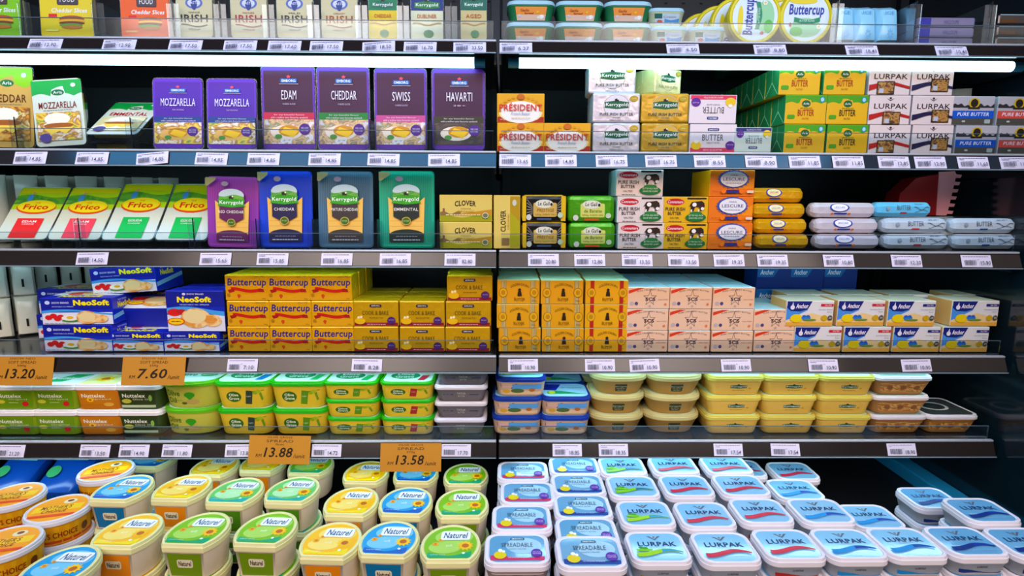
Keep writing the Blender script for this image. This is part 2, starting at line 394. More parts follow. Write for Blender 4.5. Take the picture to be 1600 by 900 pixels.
def purple(word, sub, band, food, bl='EMBORG', bh=.36, cool=False):
    def deco(f):
        P = '#3c0a34' if not cool else '#4b1c94'
        f.rect(.04, bh+.07, .96, .95, P)
        f.rect(.02, bh, .98, bh+.085, band); f.text('for any beautiful flavour', .22, bh+.045, .8, bh+.065, '#e8d8e0'); f.text('with a mellow taste favourite sandwich', .16, bh+.012, .86, bh+.034, '#e8d8e0')
        f.rect(.02, .06, .98, bh, food)
        f.ell(.45, .20, .30, .09, '#e8d7c0' if not cool else '#e8b068'); f.ell(.50, .22, .20, .07, '#c98a30'); f.poly([(.34, .20), (.58, .14), (.68, .22), (.42, .27)], '#f0be3c'); f.ell(.30, .15, .07, .03, '#4e8a3a')
        f.ell(.80, .24, .11, .07, '#4a1a78'); f.text('WE LOVE', .73, .245, .87, .265, '#d8c8e8'); f.text('NATURE', .73, .215, .87, .235, '#d8c8e8')
        f.rr(.36, .80, .68, .855, '#1e5aa8', .03, .015); f.text(bl, .39, .812, .65, .842, '#eef2f8', .01); f.rect(.34, .785, .70, .79, '#d8c0d0')
        f.star(.52, .875, .05, .5, '#d84a5a', .5, 5)
        L = len(word); ww = min(.70, .070*L)
        f.text(word, .52-ww/2, .60, .52+ww/2, .71, '#efe2ea' if not cool else '#e8dcf4'); f.text(sub, .40, .535, .64, .555, '#c8b0c4')
    return deco
def tint(word, top, tcol, red='#7a2420', food='sandwich', logo='Arla'):
    def deco(f):
        f.wave(.0, 1.0, lambda x: .74+.05*abs(math.sin(x*7+.4))+(.10 if .38 < x < .66 else 0), lambda x: .985, top, 30)
        f.ell(.52, .80, .13, .045, '#0f6a3c'); f.text(logo, .43, .78, .61, .82, '#f0f4e8', .01)
        f.ell(.84, .90, .05, .03, '#d8eef0')
        f.text(word, .12, .56, .88, .66, red, .01); small(f, .2, .8, .53, '#8a7a6c', .008)
        f.rect(.06, .08, .94, .50, food); f.ell(.48, .40, .26, .09, '#f4efd8'); f.ell(.5, .30, .30, .04, '#a05a28'); f.poly([(.2, .27), (.8, .27), (.62, .17), (.5, .22), (.34, .16)], '#f2cf62')
        f.ell(.22, .12, .12, .07, '#5a4a8c')
    return deco
def ribbed(word, band, dark, col, ribs):
    def deco(f):
        for i in range(28): f.rect(.02+i*.0345, .03, .02+i*.0345+.012, .97, ribs)
        f.poly([(.18, .16), (.82, .16), (.84, .66), (.70, .58), (.3, .58), (.16, .66)], '#e9b860'); f.rect(.19, .34, .81, .345, '#d09a44'); f.rect(.19, .27, .81, .275, '#d8a850')
        f.wave(.18, .82, lambda x: .06, lambda x: .14+.09*math.sqrt(max(0, 1-((x-.5)/.34)**2)), dark, 16); small(f, .3, .7, .13, '#a8a0b0', .006); small(f, .25, .75, .08, '#c8c8d0', .012)
        f.poly([(.26, .60), (.26, .40), (.5, .31), (.74, .40), (.74, .60)], dark)
        f.wave(.25, .75, lambda x: .64, lambda x: .74+.09*math.sqrt(max(0, 1-((x-.5)/.252)**2)), '#b9cfd8', 16); f.wave(.25, .75, lambda x: .62, lambda x: .73+.015*math.sin(x*14), 'meadow', 16)
        badge(f, .5, .625, .54, .13, 'Kerrygold', '#3a9a1c')
        f.text(word, .5-.045*min(len(word), 9)*.62, .475, .5+.045*min(len(word), 9)*.62, .515, '#efe6da', .005)
        f.ell(.5, .34, .085, .055, '#c8a44c'); f.ell(.5, .34, .07, .045, '#33641c'); f.text('DRY AGED', .45, .33, .55, .35, '#d8d080')
        f.poly([(.0, .99), (.0, .88), (.04, .87), (.20, .955), (.20, .99)], '#9a9468')
        f.ell(.38, .90, .07, .035, '#8a7f94')
    return deco
def irish(word, sub, col, bg='#e8dfbe'):
    def deco(f):
        f.ell(.5, .62, .24, .10, '#5a6ba8'); f.ell(.5, .62, .18, .07, '#d6d4dc'); f.ell(.5, .60, .09, .08, '#2c3a7c'); f.ell(.5, .53, .05, .03, '#2c3a7c')
        f.text('CASTLE', .33, .60, .67, .645, '#e8e8f0', .01); f.text(sub, .34, .44, .66, .47, col)
        f.text(word, .13, .29, .87, .42, col, .012); f.wave(.14, .86, lambda x: .225+.02*math.sin(x*8), lambda x: .24+.02*math.sin(x*8), col); f.text('MEDIUM', .34, .15, .66, .18, col)
    return deco
W = sz
P = {}
def A(k, p): P[k] = p; return p
cz = 130
A('edam', slicepack('cheese_pack', W(86, cz), W(131, cz), .018, purple('EDAM', 'CHEESE SLICES', '#c02a48', 'plate'), '#5a2a9c'))
A('cheddar', slicepack('cheese_pack', W(84, cz), W(131, cz), .018, purple('CHEDDAR', 'CHEESE SLICES', '#147a34', 'plate'), '#5a2a9c'))
A('swiss', slicepack('cheese_pack', W(84, cz), W(129, cz), .018, purple('SWISS', 'CHEESE SLICES', '#c04a84', 'plate', bh=.34), '#5a2a9c'))
A('havarti', slicepack('cheese_pack', W(86, cz), W(129, cz), .018, purple('HAVARTI', '38+', '#33301c', 'dark', bh=.33), '#5a2a9c'))
A('mozz', slicepack('cheese_pack', W(80, cz), W(113, cz), .018, purple('MOZZARELLA', 'THE ORIGINAL', '#183a80', 'sandwich', bh=.37, cool=True), '#5b28b0'))
A('moz_w', slicepack('cheese_pack', W(79, cz), W(108, cz), .020, tint('MOZZARELLA', '#0fa04c', 1), '#d6dccb'))
A('ched_w', slicepack('cheese_pack', W(84, cz), W(130, cz), .022, tint('CHEDDAR', '#8cc41c', 1, '#5a2a14', 'burger'), '#c8a058'))
A('emm_w', slicepack('cheese_pack', W(84, cz), W(108, cz), .018, tint('EMMENTAL', '#0fa04c', 1, '#b02030', 'pale'), '#d6dcd0'))
A('k_red', slicepack('cheese_pack', W(80, 330), W(110, 330), .016, ribbed('RED CHEDDAR', 0, '#5c1c4c', 0, '#7c2a92'), '#96409e', rim='#8a3a94:g'))
A('k_blue', slicepack('cheese_pack', W(83, 330), W(119, 330), .016, ribbed('CHEDDAR', 0, '#1c1840', 0, '#163ac0'), '#1c46c4', rim='#1c40b0:g'))
A('k_grey', slicepack('cheese_pack', W(86, 330), W(119, 330), .016, ribbed('MATURE CHEDDAR', 0, '#3a302c', 0, '#3d5a72'), '#4e7288', rim='#4a6a80:g'))
A('k_teal', slicepack('cheese_pack', W(87, 330), W(120, 330), .016, ribbed('EMMENTAL', 0, '#15241c', 0, '#0a8a6c'), '#12a684', rim='#0f9070:g'))
for k, wd, sb, cl in (('i1', 'IRISH', 'VINTAGE', '#23262c'), ('i2', 'IRISH', 'MATURE', '#a83038'), ('i3', 'IRISH', 'MILD', '#2c3236'), ('i4', 'IRISH', 'CREAMY', '#a0502c')):
    A(k, slicepack('cheese_block', W(58, 30), W(92, 30), .028, irish(wd, sb, cl), '#d3c598', cheese='#dccb90', r=.012))
def slabk(top, basec, g='#0f6a45', low='CHEDDAR'):
    def deco(f):
        f.rect(.0, .56, 1, .99, top); f.text('GRATED', .3, .86, .7, .9, '#e8e0c0'); badge(f, .5, .66, .8, .14, 'Kerrygold', g)
        f.text(low, .2, .42, .8, .49, '#c06020', .01); f.wave(.05, .95, lambda x: .3+.02*math.sin(x*9), lambda x: .32+.02*math.sin(x*9), '#b8861c'); f.ell(.55, .13, .16, .07, '#2c7a3c')
    return deco
A('g1', slicepack('cheese_block', W(46, 30), W(86, 30), .024, slabk('#1e7a4a', '#e8c030'), '#e6c436', cheese='#e9c84c'))
A('g2', slicepack('cheese_block', W(52, 30), W(86, 30), .024, slabk('#16286c', '#e4dcb4', '#2f7a2c', 'DUBLINER'), '#dcd8b0', cheese='#e6d9a8'))
A('g3', slicepack('cheese_block', W(42, 30), W(88, 30), .024, slabk('#155a44', '#c9b478', '#0f6a45', 'AGED'), '#c8b67c', cheese='#e6d9a8'))
def slices(col, band):
    def deco(f):
        f.text('Cheddar Slices', .22, .40, .90, .47, '#f4f4ec', .02, .2); f.rect(.16, .33, .32, .38, '#e03018'); f.ell(.60, .30, .24, .055, '#b4521c'); f.ell(.6, .27, .26, .03, '#f0b030'); f.ell(.6, .235, .25, .03, '#7a3c1c'); f.ell(.58, .20, .22, .03, '#6aa03c'); f.ell(.6, .17, .2, .03, '#c87a34'); f.rect(.10, .10, .34, .13, band); f.rr(.34, .52, .74, .70, '#4a3a3c', .02, .02); f.text('FOOD', .4, .56, .68, .65, '#e8e0d8', .01)
    return deco
A('s_g', slicepack('cheese_pack', W(76, 25), W(100, 25), .022, slices('#8cc41c', '#d8e850'), '#86c41c', cheese='#e8c860'))
A('s_y', slicepack('cheese_pack', W(84, 25), W(100, 25), .026, slices('#f0d010', '#f8f080'), '#e8cc14', cheese='#e8b060'))
A('s_o', slicepack('cheese_pack', W(78, 25), W(96, 25), .026, slices('#f07018', '#ffb060'), '#ee6416', cheese='#e8b060'))
def frico(word, col):
    def deco(f):
        f.wave(0, 1, lambda x: .56, lambda x: .985, '#b8d83c'); f.wave(0, 1, lambda x: .66, lambda x: .82+.03*math.sin(x*6), 'meadow'); f.rect(.03, .88, .97, .97, '#e6dc28')
        f.ell(.28, .78, .06, .07, '#4a90c8'); f.ell(.31, .87, .03, .025, '#e0a070')
        f.ell(.5, .60, .40, .135, '#e05020'); f.ell(.5, .615, .385, .12, '#f8dc20'); f.ell(.5, .60, .33, .09, '#fae430'); f.text('Frico', .25, .55, .75, .65, '#d83820', .03)
        f.text('THE', .45, .665, .55, .69, '#d83820'); f.rect(.26, .02, .78, .38, col); f.text(word, .38, .30, .66, .34, '#f0f4f0', .01); f.text('CHEESE', .4, .26, .64, .28, '#f0f4f0')
    return deco
A('f_e', slicepack('cheese_pack', W(83, 340), .150, .014, frico('EDAM', '#e02c2c'), '#cfd6c4', cheese='#e8cf80'))
A('f_p', slicepack('cheese_pack', W(83, 340), .150, .014, frico('EDAM', '#e84858'), '#cfd6c4', cheese='#e8cf80'))
A('f_g', slicepack('cheese_pack', W(83, 340), .162, .014, frico('GOUDA', '#22b858'), '#d2dcd0', cheese='#e8cf80'))

# --- cartons and foil blocks
def d_pres(f):
    f.rect(.01, .02, .99, .2, '#a8281c'); f.ell(.5, .34, .46, .36, '#ecd9a0'); f.ell(.5, .36, .42, .38, '#f2ece0')
    for i in range(14): a = math.pi*i/13; f.ell(.5+.44*math.cos(a), .42+.46*math.sin(a), .035, .045, '#d89a20', 8)
    f.ell(.5, .88, .08, .1, '#c86a2c'); f.text('PRÉSIDENT', .05, .40, .95, .68, '#d03c2c', .015); f.text('French Butter', .3, .26, .7, .36, '#6a80b8', 0, .3); f.text('200 g', .06, .06, .16, .12, '#e8c8a0'); small(f, .3, .7, .14, '#b89858', .02)
A('pres', carton('butter_box', W(74, 190), W(44, 190), .06, '#e2a51e', d_pres, '#d8951c', '#e6b43c'))
def d_kg(sub, tk='#3c3a36'):
    def deco(f):
        f.ell(.5, .56, .28, .40, '#b8b098'); f.ell(.5, .56, .265, .38, sub); badge(f, .5, .60, .52, .28); f.ell(.86, .82, .09, .1, '#b89a24'); f.text('TASTE', .81, .80, .91, .84, '#f0e8b0')
        f.text('PURE IRISH BUTTER', .15, .24, .85, .34, tk, .01); f.text('SALTED', .42, .15, .58, .20, tk); f.text('FRESH 250 g', .36, .06, .64, .11, tk)
    return deco
A('kg_w', carton('butter_block', W(74, 215), W(44.5, 215), .06, '#dccfd2:f', d_kg('#e6dadb'), '#a8c4cc:f', bev=.004, warp=.0006, sdeco=foldends('#e8e4e4'), cat='butter block'))
A('kg_g', carton('butter_block', W(75, 215), W(44.5, 215), .06, '#c69a3a:f', d_kg('#d0a84c'), '#b0902c:f', bev=.004, warp=.0006, sdeco=foldends('#dcc070'), cat='butter block'))
A('kg_p', carton('butter_block', W(56, 215), W(40, 215), .075, '#dfe2a8:f', d_kg('#e6e8b8', '#8a8860'), '#d8dc98:f', bev=.004, warp=.0006, sdeco=foldends('#f0f0c8'), cat='butter block'))
def d_em(hi, lo, col):
    def deco(f):
        f.rect(.02, .02, .98, .17, lo); f.text('GENTLY SALTED BUTTER', .3, .07, .7, .12, '#f4e8ec')
        f.rr(.38, .76, .62, .86, '#1c2c6a', .02, .03); f.text('EMBORG', .41, .785, .59, .835, '#e8e8f4', .01); f.text('BUTTER', .27, .42, .72, .64, col); f.text('SLIGHTLY SALTED', .36, .32, .64, .37, col)
        f.ell(.14, .25, .11, .15, '#e8c020'); f.ell(.14, .38, .05, .06, '#f4ecd0', 8); f.ell(.87, .26, .1, .15, '#5a1e88'); f.text('WE LOVE', .8, .26, .94, .30, '#e0d0f0')
    return deco
A('em_p', carton('butter_box', W(74, 215), W(43.5, 215), .06, '#e6d8d8', d_em(0, '#d83c5c', '#5a565c'), '#c8ccd0'))
A('em_b', carton('butter_box', W(58, 215), W(38, 215), .06, '#d5ddd0', d_em(0, '#1c2c6a', '#5a6470'), '#b8ccd0'))
def d_arla(col):
    def deco(f):
        f.wave(.005, .995, lambda x: .70+.06*abs(math.sin(x*11))+(.12 if .36 < x < .62 else 0), lambda x: .985, '#4c9a24', 30)
        f.ell(.5, .70, .105, .12, '#0f5a2c'); f.text('Arla', .43, .665, .57, .735, '#f4f6e8', .01); f.ell(.88, .84, .06, .1, '#2f8aa8'); f.ell(.88, .84, .04, .07, '#a8d4dc')
        f.rr(.06, .18, .24, .32, '#4c9a24', .03, .05); f.text('BUTTER', .31, .28, .70, .50, col, .01); f.text('SALTED', .42, .16, .58, .22, col); small(f, .36, .64, .54, '#8a7a28', .02)
    return deco
aw, ah = W(65.5, 170), W(44.5, 170)
A('ar_r', carton('butter_box', aw, ah, .062, '#dfae1e', d_arla('#a83c14'), '#358f55:g', '#4c9a24', sdeco=foldends('#9fdcae')))
A('ar_k', carton('butter_box', aw, ah, .062, '#dfae1e', d_arla('#3c2c14'), '#358f55:g', '#4c9a24', sdeco=foldends('#9fdcae')))
def d_lp(stripe, st):
    def deco(f):
        f.poly([(.40, .92), (.44, .86), (.5, .80), (.56, .86), (.60, .92), (.56, .88), (.5, .84), (.44, .88)], '#3a3234'); f.ell(.5, .90, .03, .04, '#3a3234', 10); f.text('LURPAK', .12, .54, .92, .72, '#2a2024', .01); small(f, .38, .62, .47, '#8a7878', .015)
        f.wave(.01, .99, lambda x: .30-.12*math.cos(x*5+.4)*(1-x*.5)-.05, lambda x: .30-.10*math.cos(x*5+.4)*(1-x*.5)+.10*(1-x)+.03, stripe)
        if st:
            x, y = st; f.rect(x, y, x+.42, y+.44, '#1c1210'); f.rect(x+.02, y+.03, x+.4, y+.41, 'sticker'); f.rect(x+.05, y+.05, x+.16, y+.2, '#b8bcc8')
    return deco
lw, lh = W(66, 170), W(44.5, 170)
A('lp_r1', carton('butter_box', lw, lh, .062, '#e0cfca', d_lp('#b02420', (.2, .02)), '#b8b4b8'))
A('lp_r2', carton('butter_box', lw, lh, .062, '#e0cfca', d_lp('#b02420', (.34, .0)), '#b8b4b8'))
A('lp_n1', carton('butter_box', lw, lh, .062, '#e0cfca', d_lp('#1c1a40', (.46, .12)), '#b8b4b8'))
A('lp_n2', carton('butter_box', lw, lh, .062, '#e0cfca', d_lp('#1c1a40', (.48, .08)), '#b8b4b8'))
def d_pure(band):
    def deco(f):
        f.wave(.01, .99, lambda x: .60, lambda x: .70+.03*math.sin(x*40)+.03*math.sin(x*13), '#2c282c', 40); f.rect(.01, .02, .99, .24, '#4c4a42'); f.rect(.01, .24, .99, .50, band)
        f.text('PURE BUTTER', .12, .32, .88, .44, '#e8eaf0', .01, .15); f.ell(.5, .76, .13, .18, '#c8a830'); f.ell(.5, .76, .09, .14, '#241a14'); f.rect(.36, .56, .64, .62, '#2a2018'); f.rr(.78, .06, .92, .2, '#a8b0a8', .02, .03); f.rr(.24, .1, .32, .16, '#c0c0b0', .02, .02)
    return deco
A('pu_b', carton('butter_box', W(66, 215), W(44, 215), .06, '#b4b0b4', d_pure('#1f54b8'), '#a8b0b4', '#c0ccd0'))
A('pu_r', carton('butter_box', W(66, 215), W(44, 215), .06, '#b4aeb0', d_pure('#cf5248'), '#a8b0b4', '#c0ccd0'))
def d_clov(f, v=False):
    f.wave(.01, .99, lambda x: .02, lambda x: .26+.10*math.sin(x*6+2.2), '#9c9a20'); f.wave(.4, .99, lambda x: .24, lambda x: .30+.28*(x-.4), '#c08a34'); f.wave(.01, .4, lambda x: .24, lambda x: .34+.05*math.sin(x*22), '#8a6a40'); f.rect(.06, .36, .10, .50, '#8a5a48')
    f.text('CLOVER', .29, .56, .69, .76, '#2a2418', .02, 0, 0, .04); f.text('SONOMA', .4, .46, .6, .51, '#a08040'); f.text('ORGANIC', .34, .34, .66, .42, '#b08a30'); small(f, .12, .78, .24, '#e8e0a8', .03); f.ell(.87, .24, .06, .11, '#c8c8b0'); f.ell(.87, .24, .045, .08, '#707048')
A('clov', carton('butter_box', W(82, 345), W(41.5, 345), .06, '#d9bf6a', d_clov, '#c8a83c'))
def d_clv(f):
    f.rect(.62, .02, .98, .98, '#b08c28'); f.wave(.62, .98, lambda x: .02, lambda x: .7-.5*(x-.6), '#a8a020'); f.text('CLOVER', .26, .32, .46, .72, '#2a2418', .02, 0, 90); f.text('ORGANIC', .52, .36, .60, .66, '#b08a30', 0, 0, 90); f.ell(.78, .86, .08, .06, '#c8c8b0'); f.rr(.3, .06, .6, .2, '#8a6a40', .02, .02)
A('clov_v', carton('butter_box', W(41.5, 345), W(83, 345), .06, '#d9bf6a', d_clv, '#c8a83c'))
def d_gal(body, lab, t, accent):
    def deco(f):
        if body == 'k':
            f.rect(.02, .04, .10, .97, '#d8b020'); f.rect(.88, .04, .98, .97, '#d8b020')
            for a in range(-3, 4): f.poly([(.12, .45+a*.12), (.25, .44+a*.04), (.25, .46+a*.04), (.12, .49+a*.12)], '#8a8478'); f.poly([(.88, .45+a*.12), (.75, .44+a*.04), (.75, .46+a*.04), (.88, .49+a*.12)], '#8a8478')
        f.rr(.26, .20, .78, .72, lab, .04, .05); f.ell(.5, .68, .2, .16, '#d8d4c0'); f.text('Le Gall', .36, .62, .62, .76, '#2a2620', .015, .1); f.ell(.66, .66, .03, .06, '#2a2620', 8)
        f.text(t, .34, .38, .72, .50, '#4a5a28' if body != 'k' else '#7a5a20', 0, .1); f.text('250g DEMI SEL', .30, .24, .76, .31, '#8a7a30'); f.rect(.34, .08, .66, .15, accent)
        f.ell(.16, .18, .06, .11, '#c8c8bc'); f.ell(.86, .26, .06, .1, '#b8c8a8')
    return deco
A('ga_k', carton('butter_block', W(70, 345), W(41.5, 345), .06, '#17120f:f', d_gal('k', '#c8a458', 'PRESTIGE', '#3a4a70'), '#c9a51c', bev=.009, warp=.0008, cat='butter block'))
A('ga_g', carton('butter_block', W(73, 345), W(41, 345), .06, '#4f9a16:f', d_gal('g', '#c6c96a', 'de Baratte', '#c84c20'), '#3f9a1c', bev=.009, warp=.0008, cat='butter block'))
def d_con(f):
    f.ell(.26, .80, .20, .13, '#b8202c'); f.text('Connemara', .09, .75, .43, .86, '#f2e4e4', .01, .2); f.rect(.52, .90, .95, .97, '#2c2824')
    f.text('PURE IRISH', .04, .46, .48, .60, '#2a2420', .02); f.text('BUTTER', .10, .30, .40, .43, '#2a2420', .02); f.text('SALTED', .15, .16, .35, .23, '#2a2420'); small(f, .12, .42, .05, '#4a4440', .025)
    f.poly([(.56, .62), (.62, .80), (.84, .84), (.90, .76), (.86, .50), (.82, .44), (.80, .62), (.70, .62), (.66, .44), (.60, .50), (.60, .66)], '#2c1812'); f.ell(.68, .70, .05, .08, '#efe4dc', 10); f.ell(.84, .66, .07, .12, '#2c1812', 12); f.ell(.86, .55, .04, .06, '#efe4dc', 8); f.rect(.60, .38, .63, .52, '#efe4dc'); f.rect(.76, .38, .79, .52, '#efe4dc')
    f.ell(.72, .22, .23, .16, '#176a30'); f.ell(.72, .38, .14, .06, '#2c7a38'); f.text('BUTTER MILK FROM', .56, .26, .88, .32, '#d8e8c8'); f.text('GRASS FED COWS', .56, .16, .88, .22, '#d8e8c8')
A('co_w', carton('butter_box', W(73, 345), W(40.8, 345), .062, '#dccac2', d_con, '#a8d4d8'))
A('co_y', carton('butter_box', W(70, 345), W(40.8, 345), .062, '#dcaa30', d_con, '#e0b430', '#e8c060'))
def d_les(f):
    f.wave(.45, .99, lambda x: .30, lambda x: .30+.9*max(0, x-.45)**1.3, '#ea8f14')
    f.ell(.52, .66, .34, .34, '#4a56a0', 24)
    for i in range(20): a = 2*math.pi*i/20; f.ell(.52+.335*math.cos(a), .66+.32*math.sin(a), .025, .035, '#4a56a0', 8)
    f.ell(.52, .66, .30, .29, '#e4e0e0', 24); f.text('LESCURE', .28, .60, .76, .72, '#3c3c78', .01); f.text('PARIS', .44, .78, .6, .84, '#3c3c78'); small(f, .34, .7, .5, '#7a7aa0', .02); f.rect(.36, .14, .64, .26, '#2c2c78'); f.ell(.30, .2, .05, .08, '#e87a20'); f.ell(.70, .2, .05, .08, '#e87a20'); f.rr(.82, .14, .97, .24, '#e8d0b8', .02, .03); small(f, .04, .24, .2, '#b05010', .02)
A('les', carton('butter_box', W(70, 345), W(40.8, 345), .062, '#e0760e', d_les, '#e8b020', '#e8a020'))
def d_bc(f):
    f.wave(.01, .99, lambda x: .02, lambda x: .26+.03*math.sin(x*9), '#d79b12'); f.text('Buttercup', .06, .50, .97, .86, '#2c2474', .022, .12); None
    f.wave(.14, .84, lambda x: .36+.05*math.sin(x*7+.5), lambda x: .48+.05*math.sin(x*7+.5), '#c0281c'); f.poly([(.10, .30), (.22, .36), (.22, .46), (.06, .42)], '#a02018'); f.poly([(.92, .34), (.78, .34), (.78, .46), (.9, .46)], '#a02018')
    f.ell(.32, .20, .04, .06, '#c84818', 10); f.poly([(.28, .2), (.36, .2), (.32, .08)], '#c84818'); f.ell(.08, .22, .04, .07, '#a8761c', 10); f.text('250g', .86, .06, .94, .11, '#6a4a10'); f.text('SINCE 1968', .7, .92, .92, .96, '#5a4a60')
bw, bh = W(65.6, 490), W(40.3, 490)
A('bc', carton('butter_block', bw, bh, .062, '#ecac18:f', d_bc, '#d8b41c:f', '#dcc840:f', bev=.0025, cat='butter block', sdeco=foldends('#e8dc60')))
def d_cb(f):
    f.rect(.02, .03, .98, .15, '#8c1a2c'); small(f, .3, .72, .07, '#d89aa0', .03); f.rr(.37, .76, .63, .87, '#2a2444', .03, .04); f.text('EMBORG', .41, .79, .59, .84, '#e0d8c0', .01); f.text('COOK & BAKE', .2, .46, .78, .62, '#5a4410'); f.text('RECIPE BUTTER', .36, .32, .66, .37, '#5a4410')
    f.ell(.15, .22, .12, .13, '#e0b010'); f.ell(.12, .36, .03, .05, '#efe0b0', 8); f.ell(.18, .38, .03, .05, '#efe0b0', 8); f.ell(.84, .24, .09, .15, '#4a2462'); f.text('WE LOVE', .78, .24, .9, .28, '#c8b0d8')
A('cb', carton('butter_block', W(70.5, 490), bh, .062, '#cf9f22:f', d_cb, '#c89c1c:f', '#c8b430:f', bev=.0025, cat='butter block'))
def d_gc(red):
    def deco(f):
        if red:
            for x in (.16, .84): f.rect(x-.045, .02, x+.045, .98, '#b02c24')
        else:
            for x in (.16, .84):
                f.rect(x-.055, .02, x+.055, .98, '#a08850')
                for q in (-.04, -.01, .02): f.rect(x+q, .02, x+q+.01, .98, '#d8c48c')
        for x in (.14, .87): f.ell(x, .48, .10, .2, '#8a5a18', 16); f.ell(x, .48, .09, .18, '#dba636', 16); f.ell(x, .48, .05, .1, '#b88424', 12)
        f.text('GOLDEN CHURN', .31, .66, .74, .76, '#4a3010', .0, 0, 0, .12); f.poly([(.475, .34), (.485, .50), (.50, .56), (.55, .56), (.565, .50), (.575, .34)], '#2c1c10'); f.ell(.525, .60, .035, .06, '#2c1c10', 10)
        f.text('BUTTER', .40, .16, .65, .29, '#4a3010', .0, 0, 0, -.04); f.text('250g', .82, .12, .92, .17, '#5a3c18')
    return deco
A('gc', carton('butter_box', W(66, 490), W(38, 490), .066, '#d99a2c', d_gc(False), '#c8963c', '#a8d0a8'))  # last colour: golden top with the cool tube light painted in
A('gcr', carton('butter_box', W(67, 490), W(38, 490), .066, '#dfa22c', d_gc(True), '#c8963c', '#a8d0a8'))  # top colour carries the tube light here too
def d_scs(f):
    f.poly([(.02, .70), (.02, .86), (.24, .97), (.40, .97)], '#d0402c'); f.text('PURE CREAMERY BUTTER', .22, .76, .92, .83, '#6a5660', .005, 0, 0, .10)
    f.star(.53, .50, .17, 2.3, '#26203c', .4, 5, .13); f.text('SCS', .42, .38, .66, .54, '#26203c', .03); f.ell(.10, .26, .05, .09, '#b8a8a8'); f.ell(.21, .26, .04, .08, '#4a4070', 12); f.ell(.90, .22, .03, .06, '#d87a4c', 10); f.text('SALTED', .72, .42, .96, .47, '#b06a50'); f.ell(.53, .14, .03, .05, '#b8a0a0', 10)
sw, sh = W(65.6, 505), W(34.2, 505)
A('scs', carton('butter_box', sw, sh, .075, '#e6bd9e', d_scs, '#d9b296', '#a6d8e4'))  # cyan light of the tube above is painted into the top face
def d_anc(f, pill):
    f.wave(.01, .99, lambda x: .02, lambda x: .20+.24*math.exp(-((x-.33)/.28)**2)*0+.32*max(0, 1-abs(x-.55)/.55)**.8, '#e6c68c'); f.rect(.01, .02, .99, .16, '#dba24a')
    f.wave(.01, .45, lambda x: .22+.9*x, lambda x: .80, '#4f8cd0'); f.poly([(.02, .98), (.02, .72), (.1, .60), (.3, .58), (.45, .66), (.54, .98)], '#1c2470')
    f.text('Anchor', .20, .70, .46, .88, '#f0e6ea', .03, .2); f.ell(.13, .74, .045, .09, '#e2dfe8', 12); f.poly([(.11, .8), (.15, .8), (.14, .95)], '#e2dfe8'); f.rect(.72, .78, .98, .88, pill); f.text('SALTED', .80, .805, .94, .855, '#f0e8e8'); f.text('Pure New Zealand', .68, .64, .96, .68, '#5a5a60'); f.text('Butter', .86, .55, .96, .59, '#5a5a60')
    f.ell(.22, .32, .13, .16, '#e6c81c'); f.ell(.42, .34, .10, .08, '#3c78c8'); f.ell(.38, .40, .04, .05, '#2c60b8', 8); f.ell(.46, .40, .04, .05, '#2c60b8', 8); f.ell(.5, .26, .14, .04, '#6a8a3c'); f.ell(.80, .34, .06, .11, '#c8a01c'); f.ell(.92, .34, .05, .10, '#4a463c'); f.text('20', .89, .31, .95, .38, '#e8e0c8')
kw, kh = W(75.5, 505), W(41, 505)
A('an_r', carton('butter_box', kw, kh, .075, '#dcd8d6', lambda f: d_anc(f, '#c02c38'), '#d8b070', '#c4cdb8', sdeco=foldends('#b8bca0')))
A('an_n', carton('butter_box', kw, kh, .075, '#dcd8d6', lambda f: d_anc(f, '#1c2470'), '#d8b070', '#c4cdb8', sdeco=foldends('#b8bca0')))
A('an_s', carton('butter_box', kw*.8, kh, .075, '#142f78', lambda f: (f.poly([(.02, .98), (.02, .5), (.5, .5), (.7, .98)], '#2068a8'), f.text('Anchor', .1, .6, .5, .82, '#e8e8f0', .03, .2)), '#1c4a9c', '#2f7fc4'))
def d_neo(f, big=False):
    f.rect(.01, .02, .99, .46, '#dcdbe4'); f.wave(.01, .99, lambda x: .42+.08*math.sin(x*4.2), lambda x: .50+.08*math.sin(x*4.2+.3), '#4c9ad8'); f.rect(.01, .60, .99, .985, '#18208c')
    f.ell(.10, .83, .035, .07 if not big else .035, '#c8d0f0'); f.text('SNOW BRAND', .16, .79, .40, .86, '#d8dcf4', .01); f.text('VEGETABLE OIL SPREAD', .16, .66, .46, .70, '#c8d0f0')
    f.text('NeoSoft', .46, .72, .96, .93, '#f4e020', .05)
    for x, y in ((.10, .28), (.17, .34), (.22, .24), (.27, .30)): f.ell(x, y, .05, .09, '#d02c2c', 12)
    f.ell(.40, .16, .12, .05, '#4c8a38'); f.ell(.40, .26, .12, .10, '#ece6d8'); f.ell(.40, .28, .05, .05, '#e8b028'); f.ell(.82, .24, .11, .16, 'bread'); f.ell(.64, .28, .15, .25, 'bread'); f.ell(.64, .30, .12, .18, '#e6cf98'); small(f, .04, .4, .06, '#8a88a0', .02)
